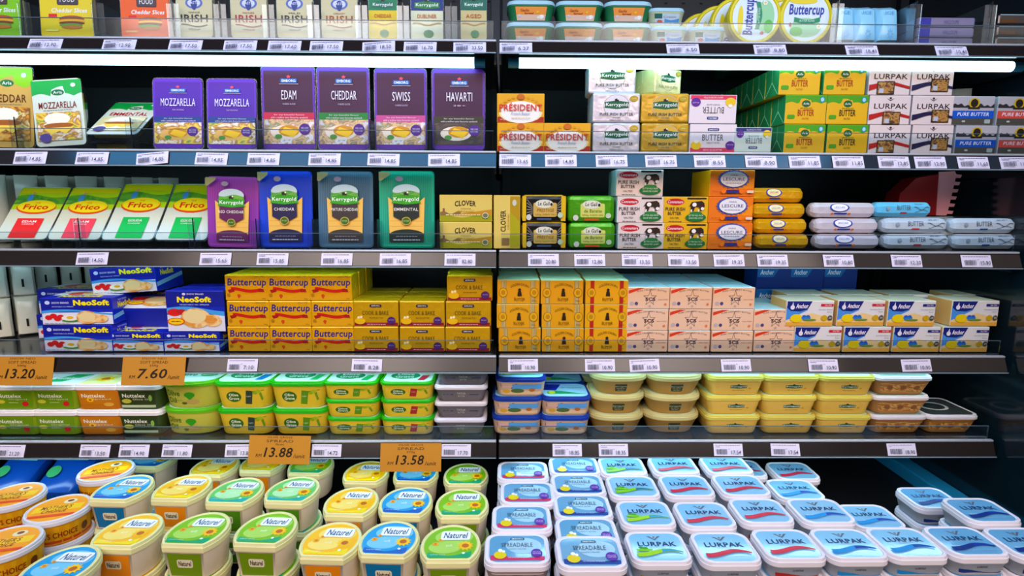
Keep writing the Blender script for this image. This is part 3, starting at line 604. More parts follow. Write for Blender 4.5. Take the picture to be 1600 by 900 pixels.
def d_neob(f):
    f.rect(.01, .02, .99, .42, '#dcdbe4'); f.wave(.01, .99, lambda x: .44+.06*math.sin(x*4.2), lambda x: .56+.06*math.sin(x*4.2+.3), '#4c9ad8'); f.rect(.01, .62, .99, .985, '#18208c')
    f.ell(.32, .92, .03, .03, '#c8d0f0'); f.text('SNOW BRAND', .37, .90, .66, .94, '#d8dcf4', .01); f.text('NeoSoft', .20, .72, .78, .86, '#f4e020', .05); f.text('VEGETABLE OIL SPREAD', .24, .65, .74, .68, '#c8d0f0')
    f.ell(.14, .48, .12, .09, '#d02c2c'); f.ell(.26, .5, .08, .06, '#b82828'); f.ell(.78, .28, .16, .15, 'bread'); f.ell(.50, .34, .26, .24, 'bread'); f.ell(.48, .38, .20, .17, '#e6cf98'); f.ell(.16, .26, .15, .09, '#d8401c'); f.ell(.16, .26, .13, .075, '#f4c428'); small(f, .08, .24, .25, '#8a5a20', .02)
def d_neot(f): f.rect(.02, .35, .98, .98, '#dfe6ea'); f.ell(.3, .6, .14, .22, '#e0503c'); f.ell(.55, .62, .2, .22, '#e8c888'); f.text('NeoSoft', .2, .08, .8, .30, '#f4e020', .05)
def d_neos(f): f.wave(.01, .99, lambda x: .18+.25*x, lambda x: .34+.25*x, '#8cc4e8'); f.text('NeoSoft', .18, .58, .66, .80, '#f4e020', .05); f.text('SNOW BRAND', .2, .84, .5, .9, '#d8dcf4')
nw, nh = W(106, 500), W(42, 500)
A('neo', carton('spread_box', nw, nh, .10, '#1c28a8', d_neo, '#2438c0:g', '#1c28a8', cat='spread box', sdeco=d_neos, tdeco=d_neot))
A('neo_s', carton('spread_box', W(86, 530), W(30, 530), .10, '#1c28a8', d_neo, '#2438c0:g', '#1c28a8', cat='spread box', sdeco=d_neos, tdeco=d_neot))
A('neo_b', carton('spread_box', W(90, 500), W(65, 500), .05, '#1c28a8', d_neob, '#141c60:g', '#1c28a8', cat='spread box', sdeco=lambda f: f.text('NeoSoft', .3, .3, .6, .85, '#f4e020', .04, 0, 90)))

# --- foil rolls
def roll(name, L, r, k, deco, cat='butter roll'):
    m = MB(); n = 8; segs = []
    rnd = random.Random(name+k)
    def ring(x, q, tw=0): return [(x, q*1.15*math.cos(2*math.pi*(i+.5)/n+tw)*(1 if abs(math.cos(2*math.pi*(i+.5)/n)) < .85 else .94), r+q*math.sin(2*math.pi*(i+.5)/n+tw)*(1 if abs(math.sin(2*math.pi*(i+.5)/n)) < .85 else .93)) for i in range(n)]
    xs = [-.5, -.497, -.47, -.44]+[-.4+.1*i for i in range(9)]+[.44, .47, .497, .5]; qs = [.25, .55, .86, 1.0]+[1.06]*9+[1.0, .86, .55, .25]
    m.loft([ring(x*L, r*q*(1+rnd.uniform(-.012, .012))) for x, q in zip(xs, qs)], k)
    f = F(m, lambda a, b, l: ((a-.5)*L, -(r*1.15+l+.0003)*math.cos(R(-48+(b)*110)), r+(r+l+.0003)*math.sin(R(-48+b*110))))
    deco(f)
    return Proto(name, cat, [(name, m.mesh(name))], L, 2*r, 2.3*r)
def d_rl(inner, blue='#2c3c9c'):
    def deco(f): f.ell(.42, .62, .15, .30, blue, 20); f.ell(.42, .62, .125, .25, inner, 20); f.text('LESCURE', .34, .56, .50, .68, '#3c4ca0'); f.rect(.34, .16, .54, .27, blue); f.ell(.31, .2, .025, .08, '#e07828', 10); f.ell(.57, .2, .025, .08, '#e07828', 10)
    return deco
A('r_g', roll('butter_roll', W(84, 340), W(24.5, 340)/2, '#d9a51a:f', d_rl('#e8dca8')))
A('r_s', roll('butter_roll', W(103, 340), W(25, 340)/2, '#d8d2da:f', d_rl('#e8e8f0')))
def d_rb(bl):
    def deco(f): f.text('BUTTER', .36, .42, .60, .72, '#4c5460', 0, .1); f.wave(.66, .92, lambda x: .5+.1*math.sin(x*30), lambda x: .54+.1*math.sin(x*30), '#4c5460', 10); f.wave(.68, .9, lambda x: .35+.08*math.sin(x*25), lambda x: .38+.08*math.sin(x*25), '#4c5460', 10); f.ell(.2, .5, .03, .14, '#8a98a4', 10); f.rect(.42, .18, .54, .28, bl); small(f, .68, .84, .8, '#5a6878', .04)
    return deco
A('r_w', roll('butter_roll', W(104, 340), W(25.5, 340)/2, '#bccad4', d_rb('#c03434')))
A('r_n', roll('butter_roll', W(104, 340), W(25.5, 340)/2, '#bccad4', d_rb('#1c4a8c')))
A('r_b', roll('butter_roll', W(90, 340), W(25, 340)/2, '#68bce0', d_rb('#c03434')))

# --- tubs
def outline(kind, w, d, N=56):
    pts = []
    if kind == 'rr' or kind == 'rrs':
        r = min(w, d)*(.22 if kind == 'rr' else .14); seq = [(0, -d/2)]
        for cx, cy, a in ((w/2-r, -d/2+r, -90), (w/2-r, d/2-r, 0), (-w/2+r, d/2-r, 90), (-w/2+r, -d/2+r, 180)):
            for i in range(9): t = R(a+90*i/8); seq.append((cx+r*math.cos(t), cy+r*math.sin(t)))
        return seq
    if kind == 'dd':            # ellipse with the front cut flat
        c = -.36*d; seq = [(0, c)]
        a0 = math.asin(-.72)
        for i in range(N): t = a0+(math.pi-2*a0)*i/(N-1); seq.append((w/2*math.cos(t), d/2*math.sin(t)))
        return seq
    e = 2.0 if kind == 'o' else 2.7
    for i in range(N):
        t = -math.pi/2+2*math.pi*i/N; c, s = math.cos(t), math.sin(t)
        pts.append((w/2*abs(c)**(2/e)*(1 if c >= 0 else -1), d/2*abs(s)**(2/e)*(1 if s >= 0 else -1)))
    return pts
def tub(name, kind, w, d, h, body, lid, fdeco=None, ldeco=None, taper=.84, lh=.011, lw=None, panel=None, rim=.90, cat='spread tub', lidh=.0):
    """w,d are the lid's size; the body tapers to the base"""
    O = outline(kind, w, d); n = len(O)
    def ring(s, z): return [(x*s, y*s, z) for x, y in O]
    hb = h-lh+.001
    m = MB(); m.loft([ring(taper*.97, 0), ring(taper, .003), ring(.955, hb-.004), ring(.975, hb-.003), ring(.975, hb)], body)
    if fdeco:
        cum = [0]
        for i in range(n):
            a, b = O[i], O[(i+1) % n]; cum.append(cum[-1]+math.hypot(b[0]-a[0], b[1]-a[1]))
        T = cum[-1]; lw_ = lw or w*.9; z0, z1 = .004, hb-.005
        def fn(a, b, l):
            s = ((a-.5)*lw_) % T
            lo = 0
            while lo < n-1 and cum[lo+1] < s: lo += 1
            t = (s-cum[lo])/(cum[lo+1]-cum[lo]); p, q = O[lo], O[(lo+1) % n]
            x, y = p[0]+(q[0]-p[0])*t, p[1]+(q[1]-p[1])*t
            sc = taper+(.955-taper)*(z0+b*(z1-z0)-.003)/(hb-.007)
            L = math.hypot(x, y); k = sc+(l+.0003)/L
            return (x*k, y*k, z0+b*(z1-z0))
        fdeco(F(m, fn, 14))
    g = MB(); g.loft([ring(.985, h-lh), ring(1, h-lh), ring(1, h-lh*.45), ring(.985, h-lh*.40), ring(.97, h-.0006), ring(.955, h), ring(rim+.02, h), ring(rim, h-.0012)], lid)
    if panel:
        z = h-.0012+.0002; pr = rim*.985
        g.add([(x*pr, y*pr, z) for x, y in O], [tuple(range(n))], panel)
    if ldeco: ldeco(F(g, lambda a, b, l: ((a-.5)*w*rim, (b-.5)*d*rim, h-.0012+.0003+l)))
    return Proto(name, cat, [('tub_body', m.mesh('tub_body', True)), ('lid', g.mesh('lid', True))], w, h, d)
# lowest shelf
yE = 640
def d_nut(bg, t, sub, acc):
    def deco(f):
        f.rect(0, 0, 1, 1, bg); f.text('Nuttelex', .08, .62, .72, .86, '#eef0e0', .02); f.text(sub, .36, .46, .86, .56, '#e0e4c8')
        if acc == 'red': f.ell(.80, .24, .09, .16, '#c82c30'); f.ell(.14, .38, .12, .12, '#c8c850'); small(f, .36, .62, .3, '#c8d890', .04)
        elif acc == 'sun': f.flower(.30, .48, .11, 1.5); f.rect(0, 0, 1, .2, '#b8701c'); f.ell(.8, .2, .14, .12, '#d8a850')
        else: f.ell(.18, .4, .14, .14, '#b8b850'); f.rect(0, 0, 1, .16, '#b8c8a8'); f.ell(.86, .6, .05, .2, '#8ab85c')
    return deco
def l_nut(k):
    def deco(f):
        if k == 'sun': f.flower(.45, .45, .24, 1.0, '#f2ce20', '#c8641c'); f.rect(.06, .06, .94, .12, '#e8e090')
        else: f.poly([(.1, .2), (.5, .85), (.95, .85), (.55, .2)], '#18a860'); f.text('Nuttelex', .25, .4, .75, .6, '#f0f8f0', .02)
    return deco
hE2 = W(41, yE)
A('nu_g', tub('spread_tub', 'rrs', W(74, yE), .095, hE2, '#82a02c', '#e4dfe2', d_nut('#6c9420', 0, 'Original', 'red'), l_nut('g'), taper=.88, panel='#dcece6', lw=W(60, yE), lh=.013))
A('nu_o', tub('spread_tub', 'rrs', W(73, yE), .095, hE2, '#c87a24', '#e4dfe2', d_nut('#c07a1c', 0, 'Spread', 'sun'), l_nut('sun'), taper=.88, panel='#e0dc9c', lw=W(60, yE), lh=.013))
A('nu_d', tub('spread_tub', 'rrs', W(70, yE), .095, hE2, '#3a4c24', '#e4dfe2', d_nut('#2c3c18', 0, 'Olive Oil', 'x'), l_nut('g'), taper=.88, panel='#dcece6', lw=W(58, yE), lh=.013))
def d_oo(f): f.text('Olive', .04, .54, .36, .88, '#3c6a1c', .02); f.text('Oil', .06, .16, .26, .46, '#3c6a1c', .02); f.ell(.56, .62, .11, .16, '#3f9a24'); f.poly([(.46, .58), (.66, .58), (.56, .32)], '#3f9a24'); f.ell(.62, .24, .14, .14, '#b8a060'); f.ell(.44, .16, .06, .07, '#5a5a28', 10); small(f, .27, .42, .3, '#8a9a50', .03)
A('oo', tub('spread_tub', 'se', W(94, yE), .115, W(43, yE), '#c2c058', '#5fb01c', d_oo, lambda f: (f.text('Olive', .15, .4, .5, .62, '#2c8a5c', .02), f.ell(.72, .5, .16, .12, '#2fa860'), f.text('Naturis', .6, .46, .84, .54, '#e8f4e8')), taper=.86, panel='#cfeee0', lw=W(80, yE)))
def d_og(pc):
    def deco(f): f.ell(.32, .52, .16, .30, '#33611c', 20); f.text('Olive', .22, .54, .42, .70, '#eef0d8', .02); f.text('Grove', .21, .34, .43, .50, '#eef0d8', .02); f.poly([(.56, .12), (.70, .10), (.73, .84), (.59, .88)], pc); f.text('Light', .595, .5, .69, .58, '#e8e8d8'); f.ell(.78, .76, .05, .10, '#8aa828', 10); f.ell(.84, .84, .05, .09, '#9ab838', 10); f.poly([(.86, .7), (.92, .3), (.95, .4), (.9, .8)], '#6a8c28'); f.poly([(.72, .78), (.96, .88), (.96, .92), (.72, .84)], '#6a8c28')
    return deco
def l_og(pc):
    def deco(f): f.ell(.42, .5, .30, .26, '#168a50', 24); f.ell(.42, .5, .27, .22, '#1ea060', 24); f.text('Olive', .24, .52, .60, .68, '#f0f8ee', .02); f.text('Grove', .23, .32, .61, .48, '#f0f8ee', .02); f.poly([(.70, .12), (.84, .12), (.92, .52), (.78, .52)], pc); f.ell(.86, .7, .07, .1, '#8ad048'); f.ell(.76, .78, .06, .08, '#7cc840')
    return deco
A('og_b', tub('spread_tub', 'rr', W(90, yE), .110, W(43, yE), '#ddbc48', '#36a81a', d_og('#2c3c34'), l_og('#2a7fc0'), taper=.86, panel='#d2f0dc', lw=W(78, yE)))
A('og_g', tub('spread_tub', 'rr', W(90, yE), .110, W(43, yE), '#ddbc48', '#36a81a', d_og('#5a8a20'), l_og('#35b060'), taper=.86, panel='#d2f0dc', lw=W(78, yE)))
A('og_s', tub('spread_tub', 'rr', W(86, yE), .100, W(28.5, yE), '#ddbc48', '#36a81a', d_og('#5a8a20'), l_og('#35b060'), taper=.9, panel='#d2f0dc', lw=W(78, yE), lh=.008))
A('og_r', tub('spread_tub', 'rr', W(86, yE), .100, W(28.5, yE), '#ddbc48', '#36a81a', d_og('#9c2a2c'), l_og('#c03844'), taper=.9, panel='#d2f0dc', lw=W(78, yE), lh=.008))
def d_gt(f): f.rect(.04, .1, .96, .9, '#6a6468'); f.rect(.04, .56, .3, .64, '#25255c'); f.rect(.72, .56, .96, .64, '#25255c'); f.text('TATUA', .40, .62, .62, .84, '#c8c4c0', .01); f.text('BUTTER', .42, .32, .60, .50, '#c8c4c0'); f.text('MAYER', .08, .58, .24, .62, '#c0c0d8')
A('gt', tub('spread_tub', 'rrs', W(83, yE), .095, W(27.2, yE), '#726c72', '#d6d0d8', d_gt, lambda f: (f.rect(.1, .72, .4, .82, '#25255c'), f.rect(.62, .72, .9, .82, '#25255c'), f.text('TATUA', .42, .6, .6, .8, '#d8d8d8')), taper=.80, panel='#7d7476', lw=W(66, yE), lh=.009, rim=.86))
def d_at(f): f.poly([(.02, .98), (.02, .62), (.3, .52), (.42, .98)], '#5c2a78'); f.text('Anchor', .06, .64, .36, .86, '#e0a8c0', .02, .2); f.wave(0, 1, lambda x: 0, lambda x: .36+.1*math.sin(x*5), '#d8b890'); f.wave(.3, 1, lambda x: .5, lambda x: .95, '#5a98cc'); f.ell(.16, .3, .09, .18, '#c89a3c'); f.ell(.42, .34, .16, .2, '#4c6430'); f.ell(.76, .42, .07, .16, '#a86428')
A('at', tub('spread_tub', 'rr', W(80, yE), .10, W(31, yE), '#c8a88c', '#16328c', d_at, lambda f: (f.poly([(.02, .95), (.02, .5), (.3, .45), (.45, .95)], '#1c2c9c'), f.wave(.1, .95, lambda x: .2, lambda x: .32+.1*math.sin(x*5), '#2c9a60'), f.ell(.2, .3, .08, .1, '#c8d83c'), f.text('spreadable', .42, .6, .9, .7, '#1c3c8c')), taper=.9, panel='#9cd4f0', lw=W(70, yE)))
def d_ov(f): f.rr(.37, .12, .63, .86, '#2f3a26', .03, .08); f.text('Kerrygold', .38, .52, .62, .68, '#c8c8a0', .01); small(f, .4, .6, .38, '#b0a880', .05); small(f, .42, .58, .24, '#b0a880', .05)
A('ov', tub('butter_tub', 'se', W(92, yE), .12, W(31.5, yE), '#b08a4c', '#c0b47c', d_ov, lambda f: (f.rect(.32, .3, .66, .9, '#2ca488'), f.text('Kerrygold', .36, .5, .62, .66, '#e8f4ec', .01)), taper=.78, panel='#ccd3a4', lw=W(80, yE), lh=.012, cat='butter tub'))
def d_ky(f): badge(f, .54, .60, .38, .32); f.text('Spreadable', .40, .20, .68, .33, '#5a5a2c', 0, .1); f.star(.78, .46, .04, 1.8, '#b88a1c', .5, 6)
A('ky', tub('butter_tub', 'rrs', W(89, yE), .12, W(31.5, yE), '#dfb95e', '#cbb95c', d_ky, lambda f: (badge(f, .45, .6, .5, .2, 'Kerrygold', '#18884c'), f.text('Spreadable', .3, .3, .64, .42, '#3c9a6c')), taper=.86, panel='#cfeec0', lw=W(78, yE), lh=.011, cat='butter tub'))
A('pw', tub('butter_tub', 'rrs', W(92, yE), .12, W(31.5, yE), '#b8844c', '#d8d0d2', lambda f: (f.rect(.0, .12, 1, .82, 'peas'), [f.ell(x, .48, .07, .2, '#8a5a34', 14) for x in (.2, .5, .8)], f.wave(0, 1, lambda x: .78+.06*math.sin(x*14), lambda x: .84+.06*math.sin(x*14), '#d8b078')), lambda f: (f.ell(.45, .55, .30, .28, '#3a5a58', 20), f.ell(.45, .55, .2, .18, '#a8c8b8', 20), f.rect(.06, .06, .94, .09, '#5a7a70')), taper=.8, panel='#a0bcb0', lw=W(80, yE), lh=.010, cat='butter tub'))
A('pd', tub('butter_tub', 'rrs', W(86, yE), .12, W(31.5, yE), '#b8844c', '#d8d0d2', lambda f: (f.rect(.0, .12, 1, .82, 'peas'), [f.ell(x, .48, .07, .2, '#8a5a34', 14) for x in (.2, .5, .8)]), lambda f: (f.ell(.45, .52, .3, .26, '#c0c0b8', 20), f.ell(.45, .52, .24, .2, '#2a3234', 20)), taper=.8, panel='#343c3c', lw=W(78, yE), lh=.010, cat='butter tub'))
# top shelf
def d_ga(f): f.rect(.0, .0, 1, 1, '#e8934c'); f.rect(0, 0, 1, .42, '#dcb8a0'); f.text('Garlic', .16, .64, .44, .84, '#8a2c10', .02, .1); f.text('Spread', .28, .42, .58, .60, '#8a2c10', .02, .1); f.star(.72, .62, .08, 1.8, '#f0c020', .4, 6); f.ell(.86, .26, .08, .16, '#f0ece0', 14); f.ell(.76, .22, .06, .12, '#e0dcd0', 14); f.ell(.12, .34, .05, .1, '#c8c8c8', 12)
A('ga', tub('spread_tub', 'rr', W(76, 40), .09, W(31.5, 40), '#2f7a4c', '#a8ccd4', d_ga, None, taper=.82, panel='#b8dce0', lw=W(52, 40), lh=.008))
def d_sm(f): f.rect(0, 0, 1, 1, '#b8c8cc'); f.rect(0, .55, .3, 1, '#1c5a4c'); f.wave(.4, 1, lambda x: .1, lambda x: .5+.1*math.sin(x*7), '#4c8ab8'); f.ell(.2, .28, .12, .14, '#c8583c'); f.text('Cream', .35, .6, .85, .8, '#8a7aa0', 0, .1)
A('sm', tub('cheese_tub', 'rr', W(58, 40), .075, W(27, 40), '#c2caa4', '#a8ccd4', d_sm, None, taper=.84, panel='#b8dce0', lw=W(42, 40), lh=.007, cat='cheese tub'))
def l_bc(rot):
    def deco(f):
        T = (lambda x, y: (x, y)) if not rot else (lambda x, y: (1-y, x))
        g = f
        if rot: f0 = f.fn; g.fn = lambda a, b, l: f0(1-b, a, l)
        g.ell(.5, .28, .34, .2, '#9cd09c'); g.ell(.3, .2, .14, .1, '#58b84c'); g.ell(.42, .82, .3, .06, '#e8d040', 20); g.text('Buttercup', .12, .48, .88, .76, '#2a3894', .025, .1); g.wave(.24, .80, lambda x: .38+.03*math.sin(x*9), lambda x: .47+.03*math.sin(x*9), '#148a5c'); g.text('BUTTER BLEND', .36, .40, .68, .44, '#e0f0e0'); g.flower(.78, .3, .06, 1, '#f0f0e8', '#e0c020'); g.ell(.16, .34, .03, .04, '#d84c4c')
    return deco
A('rb', tub('butter_tub', 'o', W(85, 40), W(85, 40), .05, '#d8c040', '#e0cc3c', None, l_bc(False), taper=.86, panel='#dfe9ea', lh=.012, rim=.86, cat='butter tub'))
A('rbr', tub('butter_tub', 'o', W(84, 40), W(84, 40), .05, '#d8c040', '#e0cc3c', None, l_bc(True), taper=.86, panel='#dfe9ea', lh=.012, rim=.86, cat='butter tub'))
# bottom deck
def l_nat(bg, bg2, band, pale=False):
    def deco(f):
        f.ell(.55, .70, .36, .20, bg2, 24); f.ell(.40, .42, .30, .16, bg2, 20)
        f.wave(.10, .90, lambda x: .16, lambda x: .25+.05*math.cos(x*6)+.10*max(0, x-.5), band); f.flower(.78, .46, .16, .8); f.flower(.22, .50, .07, .8, '#f0b030', '#d87a20'); f.flower(.30, .60, .05, .8, '#f0b030', '#d87a20')
        f.rr(.30, .60, .86, .84, '#f2f4f6', .05, .05); f.text('Naturel', .35, .64, .81, .80, '#1c5a80', .02, .2); f.text('soft', .42, .42, .54, .48, '#f4f8e8', 0, .2); f.text('LOW FAT SPREAD', .16, .20, .44, .22, '#e8f0f0'); f.ell(.76, .25, .03, .025, '#e8f0f0', 10)
    return deco
def d_nat(lab):
    def deco(f): f.rect(.0, .0, 1, 1, lab); f.rr(.26, .38, .74, .74, '#dcd8bc', .06, .1); f.text('Naturel', .31, .45, .69, .67, '#4a2c14', .03)
    return deco
NW, ND, NH = .103, .123, .066
def nat(k, bg, bg2, band, lab): A(k, tub('spread_tub', 'dd', NW, ND, NH, '#e2d4bc', '#e2dfa6', d_nat(lab), l_nat(bg, bg2, band), taper=.86, panel=bg, lh=.014, rim=.88, lw=NW*.60))
nat('na_y', '#f2bc3c', '#f6d878', '#f4dc18', '#d9861c'); nat('na_g', '#7cb82c', '#a8d468', '#16a070', '#6c8c14'); nat('na_b', '#2c98d0', '#7cc4e4', '#1c5cb8', '#1c6c9c'); nat('na_t', '#6cc06c', '#b4e4b0', '#1ca8a4', '#4c8420')
def l_mc(f): f.wave(.08, .92, lambda x: .36+.06*x, lambda x: .58+.06*x, '#f4c81c'); f.text('MOTHER\'S', .2, .46, .74, .60, '#8c3018', .02, .1); f.text('CHOICE', .26, .32, .70, .44, '#8c3018', .02, .1); f.ell(.62, .74, .12, .10, '#e8d8b0'); f.ell(.62, .76, .06, .05, '#7a4020'); f.wave(.1, .9, lambda x: .16, lambda x: .24, '#e04c28')
def d_mc(f): f.rect(0, 0, 1, 1, '#e0a818'); f.rect(0, 0, 1, .16, '#c84818'); f.text("MOTHER'S CHOICE", .30, .32, .72, .68, '#8c3018', .02); f.text("MOTHER'S", .02, .32, .24, .68, '#8c3018', .02); f.ell(.78, .5, .03, .26, '#6a3818', 12)
A('mc', tub('spread_tub', 'o', .108, .110, .052, '#dc9c18', '#d4d2d8', d_mc, l_mc, taper=.88, panel='#f0a028', lh=.011, rim=.88, lw=.24))
def l_esp(band, bg2):
    def deco(f):
        f.ell(.62, .6, .32, .3, bg2, 24); f.wave(.03, .97, lambda x: .06, lambda x: .20+.04*math.cos(x*5), band); f.rr(.38, .80, .64, .90, '#2c6480', .03, .03); f.text('EMBORG', .41, .825, .61, .875, '#e8eef4', .01); f.text('SPREADABLE', .22, .54, .78, .70, '#34485c'); f.text('SLIGHTLY SALTED', .34, .44, .66, .48, '#34485c')
        f.ell(.20, .24, .11, .14, '#e0cc38'); f.ell(.20, .40, .04, .06, '#f0f0e8', 8); f.ell(.26, .36, .03, .05, '#f0f0e8', 8); f.ell(.84, .30, .10, .15, '#5a2c9c'); f.text('WE LOVE', .77, .31, .91, .35, '#e0d0f4'); f.text('NATURE', .77, .25, .91, .29, '#e0d0f4'); f.text('made with tasty butter and rapeseed oil', .34, .10, .70, .15, '#f0e0ec')
    return deco
def d_esp(band):
    def deco(f): f.rect(0, 0, 1, .36, band); f.text('EMBORG', .42, .62, .6, .78, '#4a3430', .01); f.ell(.2, .5, .08, .2, '#d8a028'); f.ell(.84, .6, .06, .18, '#4a2444'); f.rect(0, .9, 1, 1, '#d8ccc8')
    return deco
EW, ED, EH = .110, .087, .041
A('es_p', tub('spread_tub', 'rr', EW, ED, EH, '#a08c88', '#e4e0ea', d_esp('#b02c48'), l_esp('#c83c68', '#a8d0e4'), taper=.86, panel='#6ba4c8:k', lh=.014, rim=.86, lw=EW*.8))
A('es_n', tub('spread_tub', 'rr', EW, ED, EH, '#a08c88', '#e4e0ea', d_esp('#1c2c6a'), l_esp('#1c4090', '#a8d0e4'), taper=.86, panel='#6ba4c8:k', lh=.014, rim=.86, lw=EW*.8))
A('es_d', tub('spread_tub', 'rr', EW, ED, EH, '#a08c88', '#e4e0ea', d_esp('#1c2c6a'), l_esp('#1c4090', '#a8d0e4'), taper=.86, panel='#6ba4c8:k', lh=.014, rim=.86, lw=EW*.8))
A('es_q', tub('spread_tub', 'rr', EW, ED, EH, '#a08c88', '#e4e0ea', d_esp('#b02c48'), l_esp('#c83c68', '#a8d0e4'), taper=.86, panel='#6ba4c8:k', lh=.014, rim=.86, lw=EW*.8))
def l_lp(s1, s2, leaf=False, tag=True):
    def deco(f):
        for a in (-1, 1): f.poly([(.5, .72), (.5+a*.10, .84), (.5+a*.14, .88), (.5+a*.08, .88), (.5+a*.04, .82), (.5, .77)], '#5a5f6c')
        f.ell(.5, .84, .022, .03, '#7a6a60', 10); f.text('LURPAK', .14, .50, .88, .66, '#173462', .02); small(f, .34, .66, .45, '#90a4b8', .015)
        f.wave(.06, .94, lambda x: .20+.09*math.sin(x*5.2-2.2), lambda x: .34-.10*x+.10*math.sin(x*5.2-2.0)+.02, s1); f.wave(.55, .94, lambda x: .21+.09*math.sin(x*5.2-2.2), lambda x: .32-.10*x+.10*math.sin(x*5.2-2.0)+.02, s2)
        if leaf: f.ell(.22, .34, .16, .05, '#7cc41c'); f.ell(.24, .40, .06, .04, '#3c9a2c'); f.ell(.16, .41, .04, .03, '#2c8a34')
        elif tag: f.text('Slightly salted', .10, .26, .26, .29, '#f0e0e4')
        small(f, .3, .9, .10, '#8cacc8', .012)
    return deco
def d_lpk(s1):
    def deco(f): f.wave(0, 1, lambda x: .05+.1*math.sin(x*4), lambda x: .34+.2*math.cos(x*4.2), s1); f.text('LURPAK', .38, .68, .62, .88, '#4a3c44', .02); f.rect(0, 0, 1, .1, '#cdbab0')
    return deco
LW, LD, LH = .1015, .089, .040
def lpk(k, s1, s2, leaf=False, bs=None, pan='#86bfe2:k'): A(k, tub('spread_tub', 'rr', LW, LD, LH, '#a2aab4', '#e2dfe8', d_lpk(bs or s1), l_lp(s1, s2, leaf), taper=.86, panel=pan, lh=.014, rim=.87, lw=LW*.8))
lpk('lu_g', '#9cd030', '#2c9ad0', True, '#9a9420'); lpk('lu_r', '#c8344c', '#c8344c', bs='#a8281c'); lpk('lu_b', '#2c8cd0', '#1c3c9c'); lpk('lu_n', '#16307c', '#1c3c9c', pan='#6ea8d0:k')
lpk('lu_g_shaded', '#7cc41c', '#1c6ab0', True, '#9a9420', '#86bfe2:k')  # lu_g again for the back rows, shade put into darker band colours

# --- odd packs
def pouch(name, w, h, d, k, deco=None, cat='pouch', k2=None, seam=True):
    m = MB(); n = 12; rings = []
    for t, q in ((0, .25), (.04, .8), (.15, 1), (.5, 1.05), (.85, .95), (.95, .5), (.99, .08), (1.0, .05)):
        ww = w/2*(1-.04*math.sin(t*math.pi)); rings.append([(ww*math.copysign(abs(math.cos(a))**.5, math.cos(a)), d/2*q*math.copysign(abs(math.sin(a))**.8, math.sin(a))*(1+.12*math.sin(a*5+t*9)), t*h) for a in [2*math.pi*(i+.25)/n for i in range(n)]])
    m.loft(rings, k)
    if deco: deco(front(m, w, h, -d/2*1.12))
    return Proto(name, cat, [(name, m.mesh(name, True))], w, h, d)
A('po_w', pouch('cheese_pouch', .045, .155, .026, '#e4e4d2:g', lambda f: (f.rect(.42, .24, .52, .40, '#14120f'),), 'cheese pouch'))
A('po_s', pouch('cheese_pouch', .045, .094, .028, '#e4e4d2:g', lambda f: (f.rect(.42, .24, .52, .44, '#14120f'),), 'cheese pouch'))
A('po_b', pouch('cheese_pouch', .050, .150, .022, '#8a7a6e:g', lambda f: (f.rect(.3, .1, .34, .9, '#75675c'), f.rect(.6, .1, .63, .9, '#8a7c70')), 'cheese pouch'))
A('po_c', pouch('icy_pouch', W(36, 40), W(60, 40), .04, '#a4dcf0:g', lambda f: (f.star(.5, .16, .16, 1, '#4c9ad0', .4, 8, .25), f.text('ICE', .3, .7, .7, .78, '#4c9ad0')), 'cheese pouch'))
A('pp', carton('sliced_pack', W(92, 45), W(15, 45), .10, '#8a7f98:g', lambda f: (f.rect(.02, .1, .22, .9, '#3c3c98'), f.text('HALLOUMI', .45, .3, .7, .7, '#4c4c78')), '#8a7f98', bev=.004, cat='cheese pack'))
A('tr', carton('sliced_pack', W(60, 45), W(17, 45), .10, '#3a302c:k', lambda f: (f.rect(.05, .85, .95, .95, '#9ab0b4'), f.rect(.1, .2, .5, .5, '#6a4428')), '#2a2422:k', bev=.004, cat='cheese pack'))
A('bag', pouch('blue_bag', .10, .16, .045, '#1f4fae:g', lambda f: (f.rect(.1, .55, .9, .7, '#8cd4e0'), f.ell(.3, .35, .15, .1, '#48b070')), 'cheese bag'))
def clawp():
    m = MB(); w, h = .075, .10
    pts = [(-.06, 0), (.035, 0), (.05, h*.98), (-.02, h*.86), (-.055, h*.5)]
    m.loft([[(x, y, z) for x, z in pts] for y in (0, .05)], '#8c1c1c')
    q = [(.035, 0), (.058, 0)]; t = 6
    for i in range(t):
        z = h*(i+.2)/t; q += [(.060+.002*i, z), (.072+.002*i, z), (.074+.002*i, z+h*.07), (.061+.002*i, z+h*.08)]
    q += [(.066, h*1.02), (.03, h)]
    m.loft([[(x, y, z) for x, z in q] for y in (-.002, .001)], '#f0a0a4')
    return Proto('torn_carton', 'carton', [('torn_carton', m.mesh('torn_carton'))], w, h, .05)
A('claw', clawp())

